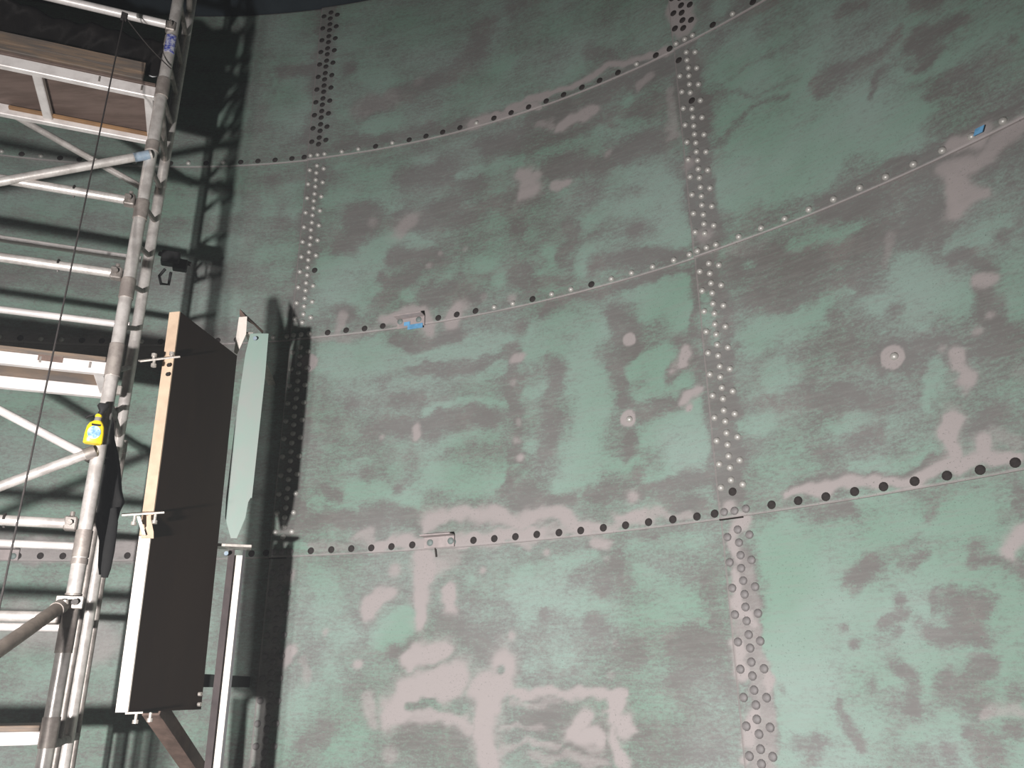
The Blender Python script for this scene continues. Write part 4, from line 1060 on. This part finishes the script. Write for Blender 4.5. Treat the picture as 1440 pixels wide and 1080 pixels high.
# toe board and sheet on the upper deck
zt0, zt1 = zu1 + .016, zone(214, 88)
tb = MB().box(hp(-LEN / 2 - .05, .018, (zt0 + zt1) / 2), EV * (LEN / 2 - .04), NV * .013, UP * (zt1 - zt0) / 2).build('toe_board', M['timber'])
tag(tb, 'dirty weathered wooden toe board on edge of the upper deck', 'board')
st = MB().box(hp(-LEN / 2 - .05, .003, zt1 - .03), EV * (LEN / 2 - .04), NV * .004, UP * .028).build('edge_band', M['timber'], tb)
def sheet():
    nx, nz = 60, 14; vs = []; mb = MB(); z0, z1 = zt1 - .02, ztop - .022
    f = lambda i, k: hp(-.03 - 1.97 * i / nx, .055 + .018 * math.sin(i * .55) + .012 * math.sin(i * 1.7 + k * .5) + .02 * (k / nz) * math.sin(i * .21), z0 + (z1 - z0) * k / nz)
    a = [f(i, k) for k in range(nz + 1) for i in range(nx + 1)]; W_ = nx + 1
    mb.add(a, [(k * W_ + i, k * W_ + i + 1, (k + 1) * W_ + i + 1, (k + 1) * W_ + i) for k in range(nz) for i in range(nx)], True)
    o = mb.build('plastic_sheet', M['sheet'], base=hp(-1, .05, z0))
    md = o.modifiers.new('thickness', 'SOLIDIFY'); md.thickness = .003
    return tag(o, 'black plastic sheet hung behind the top rail of the scaffold', 'plastic sheet')
sheet()

# outrigger brace in front of the tower
q = at(88, 851, 3.44); p = at(-60, 955, 2.9)
outr = thing('outrigger', p - UP * (p.z), 'grey outrigger tube clamped to the front scaffold post, lower left', 'scaffold pole')
d = (p - q).normalized(); foot = q + d * ((q.z - .06) / -d.z) if d.z < 0 else p
MB().tube(q, foot, .0235, 16).build('tube', M['grey_tube'], outr)
MB().tube(q + d * .01, q + d * .05, .0265, 16).build('end_sleeve', M['collar'], outr)
cl = MB().box(at(98, 847, 3.455), EV * .045, NV * .012, UP * .022).tube(at(92, 844, 3.42), at(92, 850, 3.42), .012, 10).build('clamp', M['zinc'], outr)
MB().tube(at(106, 847, 3.44) - NV * .02, at(106, 847, 3.44) + NV * .01, .012, 8).build('bolt', M['steel_dark'], cl)
MB().tube(foot + UP * -.06, foot + UP * .0, .05, 16).build('rubber_foot', M['black'], outr)

# ---------------------------------------------------------------- rope, bottle, jacket, clamp on the tower
knot = hp(0, 0, 0); a0 = at(175, 22, 3.33)
b0 = at(0, 850, 2.75); pts = []
for i in range(41):
    t = i / 40 * 1.25; pt = a0.lerp(b0, t); pts.append(pt)
c0 = at(241, 97, 3.46)
rope = thing('rope', (b0.x, b0.y, 0), 'thin dark rope hanging slantwise in front of the scaffold', 'rope')
MB().path(pts, .0030, 8).build('hanging_line', M['rope'], rope)
MB().path([a0.lerp(c0, i / 12) - UP * .015 * math.sin(math.pi * i / 12) for i in range(13)], .0028, 8).build('tie_line', M['rope'], rope)
mbk = MB()
for i in range(5): mbk.tube(a0 + UP * (.012 - .008 * i) - EV * .012, a0 + UP * (.008 - .008 * i) + EV * .012, .007, 8)
mbk.build('knot', M['rope'], rope)

bb = at(130, 624, 3.42); bt = at(139, 578, 3.42)
ax_ = (bt - bb).normalized(); Lb = (bt - bb).length; side = Vector((ax_.z, 0, -ax_.x)).normalized(); side = (at(140, 605, 3.42) - at(124, 602, 3.42)).normalized(); side = (side - ax_ * side.dot(ax_)).normalized(); dep = ax_.cross(side)
bot = thing('spray_bottle', bb, 'yellow spray bottle with blue label hooked on the scaffold post', 'bottle')
def ring(h, wx, wy, off=0.0, n=18, pw=.62):
    c = bb + ax_ * (Lb * h) + side * off; out = []
    for i in range(n):
        a = 2 * math.pi * i / n; ca, sa = math.cos(a), math.sin(a)
        out.append(c + side * wx * math.copysign(abs(ca) ** pw, ca) + dep * wy * math.copysign(abs(sa) ** pw, sa))
    return out
MB().loft([ring(0, .030, .018), ring(.02, .034, .021), ring(.30, .034, .021), ring(.50, .031, .020), ring(.60, .025, .018), ring(.68, .016, .014, .003, pw=1)]).build('body', M['yellow'], bot)
MB().loft([ring(.68, .014, .013, .003, pw=1), ring(.80, .012, .012, .003, pw=1)]).build('neck', M['grey_neck'], bot)
MB().loft([ring(.80, .0125, .0125, .003, pw=1), ring(.86, .0125, .0125, .003, pw=1), ring(.90, .009, .009, .003, pw=1)]).build('cap', M['yellow'], bot)
tr = MB().loft([ring(.88, .010, .010, .006, pw=1), ring(1.02, .012, .012, .012, pw=1), ring(1.16, .022, .011, .012), ring(1.24, .018, .010, .014)])
tr.path([bb + ax_ * Lb * .86 - side * .018, bb + ax_ * Lb * .80 - side * .032, bb + ax_ * Lb * .74 - side * .040], .006, 8)
tr.build('trigger_head', M['black'], bot)
fr = -dep if (-dep).dot(-(bb - Vector((0, 0, H)))) > 0 else dep
lab = bb + ax_ * Lb * .30 + fr * .0212 + side * -.002
MB().loft([[lab + fr * t + side * .023 * math.cos(a) + ax_ * .026 * math.sin(a) for a in [2 * math.pi * i / 20 for i in range(20)]] for t in (-.002, .0012)]).build('label_panel', M['label_blue'], bot)
lb2 = bb + ax_ * Lb * .53 + fr * .019
MB().box(lb2, side * .016, fr * .0016, ax_ * .004).build('dark_lettering_band', M['black'], bot)

secs = [(576, 148, 156), (596, 147, 160), (618, 150, 161), (640, 147, 166), (660, 145, 169), (690, 139, 171), (706, 138, 175), (718, 137, 170), (738, 136, 165), (760, 140, 160), (778, 139, 159), (795, 138, 154), (808, 139, 147)]
rings = []
for i, (y, xa, xb) in enumerate(secs):
    D = 3.66; c = at((xa + xb) / 2, y, D); hw = (at(xb, y, D) - at(xa, y, D)).length / 2; vx = (at(xb, y, D) - at(xa, y, D)).normalized(); vy = vx.cross(UP).normalized()
    rings.append([c + vx * hw * math.cos(t) * (1 + .10 * math.sin(5 * t + i * .6)) + vy * min(hw, .05) * .8 * math.sin(t) * (1 + .22 * math.sin(4 * t + i * .9)) for t in [2 * math.pi * k / 28 for k in range(28)]])
jk = thing('jacket', rings[0][0] * 0 + at(150, 808, 3.66), 'black cloth jacket hanging limp beside the front scaffold post', 'jacket')
MB().loft(rings).build('body', M['cloth'], jk)
MB().path([at(152, 578, 3.64), at(150, 570, 3.58), at(147, 575, 3.54)], .006, 8).build('hanging_loop', M['cloth'], jk)
sl = []
for i, (y, xc, rr) in enumerate([(715, 160, .012), (735, 159, .018), (755, 156, .020), (775, 153, .021), (800, 149, .018), (812, 147, .012)]): sl.append((at(xc, y, 3.60), rr))
MB().path([s_[0] for s_ in sl], [s_[1] for s_ in sl], 14).build('sleeve', M['cloth'], jk)

gc = at(239, 371, 4.12)
gl = thing('ratchet_clamp', gc, 'black clamp with a looped handle fixed behind the scaffold', 'clamp')
MB().box(gc + UP * .03, EV * .045, NV * .03, UP * .035).box(gc + EV * .05 + UP * .0, EV * .035, NV * .02, UP * .03).build('jaw', M['black'], gl)
MB().tube(gc - EV * .06 + UP * .05, gc + EV * .10 + UP * .015, .012, 10).build('bar', M['steel_dark'], gl)
MB().path([gc + Vector(v) for v in [(-.02, 0, -.03), (-.045, 0, -.07), (-.03, 0, -.115), (.01, 0, -.12), (.012, 0, -.05)]], .0075, 8).build('handle_loop', M['black'], gl)

# ---------------------------------------------------------------- upright panel and its fixings
Nb, Nt = at(183, 1001, 3.3), at(253, 440, 3.3); Fb, Ft = at(283, 998, 3.7), at(334, 498, 3.7)
nb = dirv(-23.75) * 3.3; nt_ = dirv(-24.15) * 3.3; fb = dirv(-19.68) * 3.7; ft = dirv(-20.03) * 3.7
ZB, ZT = 1.728, 3.245
pd = (fb - nb).normalized(); pn = Vector((-pd.y, pd.x, 0)); pn = pn if pn.x < 0 else -pn   # towards the left
TH = .046
pan = thing('wall_panel', nb + UP * ZB, 'tall dark brown panel with a bright edge strip hung beside the scaffold', 'panel')
c8 = []
for (a, b, z) in ((nb, fb, ZB), (nt_, ft, ZT)):
    c8 += [a + UP * z, b + UP * z, b + pn * TH + UP * z, a + pn * TH + UP * z]
body = MB().hexa(c8).build('body', M['panel'], pan)
lerp = lambda a, b, t: a.lerp(b, t)
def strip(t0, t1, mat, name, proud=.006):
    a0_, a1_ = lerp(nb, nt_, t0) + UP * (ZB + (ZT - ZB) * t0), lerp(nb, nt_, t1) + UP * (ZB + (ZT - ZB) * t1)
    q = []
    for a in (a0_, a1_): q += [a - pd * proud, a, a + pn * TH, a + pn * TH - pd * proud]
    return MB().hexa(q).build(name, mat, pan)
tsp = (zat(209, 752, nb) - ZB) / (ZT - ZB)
tag(strip(tsp, 1.0, M['strip_tan'], 'edge_strip'), 'tan upper edge strip'); tag(strip(0, tsp - .002, M['strip_white'], 'edge_strip'), 'pale lower edge strip, whitened for the strong light on it')
def pbox(px, py, D, hx, hy, hz): return MB().box(at(px, py, D), hx, hy, hz)
for px, py in ((238.5, 514), (237, 527), (208, 751)):
    c = at(px, py, 3.295); c = c - pd * .006
    MB().tube(c - pd * .0015, c + pd * .001, .0085, 14).build('bolt_hole', M['hole'], pan)
for px, py in ((279.5, 976), (278.5, 990.5)):
    c = at(px, py, 3.665); MB().tube(c, c - pn * .012, .008, 10).build('bolt', M['zinc'], pan)
def strap(name, xl, yl, xr, yr, D, bolts):
    a, b = at(xl, yl, D), at(xr, yr, D); m = (a + b) / 2; d = (b - a) / 2; f = Vector((m.x, m.y, 0)).normalized()
    f = (f - d.normalized() * f.dot(d.normalized())).normalized(); u = d.normalized().cross(f)
    f = (m - Vector((0, 0, H))).normalized(); f = (f - d.normalized() * f.dot(d.normalized())).normalized(); u = d.normalized().cross(f)
    f = (f + u * .04).normalized()
    o = MB().box(m + f * .035, d, f * .045, u * .0035).build(name, M['zinc'], pan)
    for (bx, by, l) in bolts:
        c = at(bx, by, D + .01); MB().tube(c, c + UP * l, .0055, 8).tube(c + UP * (l - .004 * (1 if l > 0 else -1)), c + UP * (l + .008 * (1 if l > 0 else -1)), .0105, 6).build('bolt', M['zinc'], o)
    return o
strap('strap', 197, 508, 253, 501.5, 3.24, [(216, 505, .014), (217, 507, -.018), (241, 502, .012)])
s2 = strap('strap', 171, 724.5, 231, 720.5, 3.24, [(219, 722, -.03), (190, 724, -.03)])
la, lb_ = at(192, 726, 3.25), at(200, 752, 3.25); MB().prism([la, la + EV * .012, lb_ + EV * .012, lb_], NV * .03).build('bracket_leg', M['zinc'], s2)
quad = [at(206, 725, 3.262), at(211, 725, 3.262), at(216, 748, 3.262), at(216, 757, 3.262), at(198, 757, 3.262), at(199, 752, 3.262), at(206, 740, 3.262)]
MB().prism(quad, NV * .006).build('bracket_plate', M['strip_tan'], s2)
s3 = strap('strap', 176, 1003, 201, 1002, 3.28, [(192, 1003, -.025), (212, 1002, -.022)])

sa, sb = at(213, 1004, 3.5), at(300, 1130, 4.2)
d = (sb - sa).normalized(); f = d.cross(UP).normalized(); u = f.cross(d)
strut = thing('strut', sb, 'brown angle steel strut running down from below the brown panel', 'strut')
MB().box((sa + sb) / 2 - f * .005, (sb - sa) / 2, f * .030, u * .004).build('leg', M['rust'], strut)
MB().box((sa + sb) / 2 + f * .027 + u * .026, (sb - sa) / 2, f * .004, u * .030).build('leg', M['rust'], strut)

# stand-off bar between panel and wall
a, b = at(281, 957, 3.70), at(338, 957, 4.0)
thp, zp = onwall(352, 957); bw = cyl(thp, b.z, R - .02)
bar = MB().box((a + bw) / 2, (bw - a) / 2, (bw - a).cross(UP).normalized() * .008, UP * .025).build('stand_off_bar', M['black'], base=a)
tag(bar, 'short black bar joining the brown panel foot to the tank wall', 'bar')

# tapered painted channel behind the panel
D = 3.76
poly = [at(352, 469, D), at(376, 469, D), at(371, 530, D), at(352.5, 700, D), at(349, 706, D), at(345, 728, D), at(333, 757, D), at(324.5, 757, D), at(316.5, 727, D), at(318, 700, D), at(330, 600, D), at(345, 498, D)]
away = Vector((poly[0].x, poly[0].y, 0)).normalized()
ch = thing('wall_channel', poly[6], 'grey-green painted steel channel ending in a blunt point behind the brown panel', 'channel')
MB().prism(poly, away * .006).build('web', M['blade'], ch)
rt = [poly[i] for i in (1, 2, 3)]
MB().prism([poly[1], poly[2], poly[3], poly[3] + away * .02, poly[2] + away * .02, poly[1] + away * .02], Vector((.005, .0015, 0))).build('return_flange', M['blade'], ch)
lf = [at(336, 446, 3.745), at(347.5, 445, 3.745), at(346, 470, 3.745), at(333.5, 498, 3.745), at(329, 495, 3.745)]
MB().prism(lf, away * .006).build('end_flange', M['strip_white'], ch)
MB().prism([at(337, 434, 3.75), at(370, 465, 3.86), at(369, 469, 3.86), at(347, 447, 3.75), at(337, 444, 3.75)], Vector((.0, .006, 0.0))).build('end_plate', M['rust'], ch)
aa = at(350, 468, 3.77); wth, wz = onwall(392, 468); ww = cyl(wth, aa.z, R - .02)
MB().box((aa + ww) / 2, (ww - aa) / 2, (ww - aa).cross(UP).normalized() * .02, UP * .004).build('stand_off_bracket', M['zinc'], ch)
c = at(358.5, 476.5, 3.75); tag(MB().tube(c, c - away * .01, .009, 12).build('bolt', M['tape_pale'], ch), 'blue taped bolt')

# lower channel: pale strip between dark flanges
def colpt(px, py, D, z=None):
    p_ = at(px, py, D); return p_
cb = thing('wall_rail', (at(315, 1000, 3.76).x, at(315, 1000, 3.76).y, 0), 'narrow upright rail with a white face and dark flanges right of the brown panel', 'rail')
azs = [-19.12, -18.72, -18.22, -18.05]
ztopc = zat(325, 773, dirv(-18.6) * 3.76)
def upright(az0, az1, D0, th, zt_, mat, name, lean=.25):
    a_, b_ = dirv(az0) * D0, dirv(az1) * D0; aw = dirv((az0 + az1) / 2) * th
    q = [a_, b_, b_ + aw, a_ + aw]
    return MB().hexa([p_ for p_ in q] + [p_ + UP * zt_ for p_ in q]).build(name, mat, cb)
upright(azs[1], azs[2], 3.78, .010, ztopc - .02, M['strip_white'], 'face_strip')
upright(azs[0], azs[1], 3.76, .06, ztopc, M['flange'], 'flange'); upright(azs[2], azs[3], 3.75, .07, ztopc, M['black'], 'flange')
cx = at(330, 769, 3.78); MB().box(cx, dirv(71.4) * .07, dirv(-18.6) * .04, UP * .006).build('cap_plate', M['zinc'], cb)
c = at(318, 779, 3.74); tag(MB().tube(c, c - dirv(-18.6) * .02, .009, 12).build('bolt', M['tape_pale'], cb), 'bolt with a scrap of blue tape')

# ---------------------------------------------------------------- small brackets on the wall seams
def wall_bracket(px0, py0, px1, py1, label, tape=False, depth=.06, heads=(), pin=None):
    t0, z0 = onwall(px0, py0); t1, z1 = onwall(px1, py1)
    tm, zm = (t0 + t1) / 2, (z0 + z1) / 2
    base = cyl(tm, zm, R - .03)
    b = thing('wall_bracket', base, label, 'bracket', 'angle brackets on the riveted wall seams')
    n_ = (Vector((AX, AY, 0)) - Vector((base.x, base.y, 0))).normalized(); tx = UP.cross(n_).normalized(); half = math.radians(abs(t0 - t1)) * R / 2
    pl_ = MB().box(base + n_ * -.004 - UP * .028, tx * half, n_ * .004, UP * .028).build('plate', M['bracket'], b)
    MB().box(base + n_ * (depth / 2 - .008), tx * half, n_ * depth / 2, UP * .0035).build('ledge', M['bracket'], b)
    for hx, hy in heads:
        ht, hz_ = onwall(hx, hy); ro_ = bpy.data.objects.new('rivet', RV['green']); COL.objects.link(ro_); ro_.parent = b
        t_ = math.radians(ht); ex = Vector((-math.sin(t_), math.cos(t_), 0)); ez = Vector((-math.cos(t_), -math.sin(t_), 0)); ey = ez.cross(ex)
        m_ = Matrix((ex, ey, ez)).transposed().to_4x4(); m_.translation = cyl(ht, hz_, R - .0305) - base; ro_.matrix_local = m_
    if pin:
        a_, b_ = [cyl(*onwall(*q_), R - .018) for q_ in pin]; MB().tube(a_, b_, .0035, 8).build('pin', M['steel_dark'], b)
    if tape:
        tag(MB().box(base + n_ * .002 - UP * .058 - tx * (-half * .35), tx * half * .55, n_ * .0015, UP * .014).box(base + n_ * .003 - UP * .036 + tx * (-half * .25), tx * half * .22, n_ * .0015, UP * .011).build('tape', M['tape'], b), 'torn blue tape')
    return b
wall_bracket(562, 452, 600, 447, 'small angle bracket with torn blue tape on a riveted seam', True, heads=[(566, 455.5), (592, 452.5)])
wall_bracket(600, 758, 642, 752, 'small bare angle bracket on the lower seam in the middle of the wall', heads=[(608.5, 764.5), (637.5, 762)], pin=((614, 771), (615.5, 784)))
wall_bracket(-8, 773.5, 31, 773.5, 'small bare angle bracket on the seam behind the scaffold', heads=[(22, 783.5)])
th, z = onwall(1382, 188); c = cyl(th, z, R - .03)
n_ = (Vector((AX, AY, 0)) - Vector((c.x, c.y, 0))).normalized()
tag(MB().box(c, UP.cross(n_).normalized() * .016, n_ * .003, (UP + UP.cross(n_) * .5).normalized() * .013).build('tape_scrap', M['tape'], base=c), 'tiny scrap of blue tape on the upper right seam', 'tape')

# open slits under the plate corners where four plates meet on the lower seam
for x0, y0, x1, y1 in ((1014, 730.5, 1047, 726.5), (380, 785.5, 404, 784.5)):
    t0, z0 = onwall(x0, y0); t1, z1 = onwall(x1, y1); po_, j_, k_ = plate_at((t0 + t1) / 2, (z0 + z1) / 2 + .05)
    a_, b_ = cyl(t0, ZS[2] - .002, R - .016), cyl(t1, ZS[2] - .002, R - .014); n_ = (Vector((AX, AY, 0)) - Vector((a_.x, a_.y, 0))).normalized()
    MB().box((a_ + b_) / 2, (b_ - a_) / 2, n_ * .004, UP * .0035).build('joint_gap', M['hole'], po_)

# ---------------------------------------------------------------- the work lights standing beside the camera
def work_light(x, y, heads, label):
    b = thing('work_light', (x, y, 0), label, 'lamp')
    for k in range(3):
        a = math.radians(90 + 120 * k); MB().tube((x, y, .55), (x + .42 * math.cos(a), y - .1 + .42 * math.sin(a) - .1, .012), .012, 10).build('leg', M['black'], b)
    MB().tube((x, y, .4), (x, y - .1, 1.42), .014, 12).build('pole', M['zinc'], b)
    MB().box((sum(h[0] for h in heads) / len(heads), y - .14, 1.44), (.16, 0, 0), (0, .012, 0), (0, 0, .012)).build('crossbar', M['black'], b)
    for hx, hy, hz in heads:
        hd = MB().box((hx, hy - .12, hz), (.085, 0, 0), (0, .02, 0), (0, 0, .07)).build('lamp_head', M['black'], b)
        MB().box((hx, hy - .0985, hz), (.07, 0, 0), (0, .001, 0), (0, 0, .055)).build('lamp_glass', M['lamp_glass'], hd)
work_light(-1.42, 0, [LAMPS[0][0], LAMPS[1][0]], 'twin head work light on a tripod left of the camera')
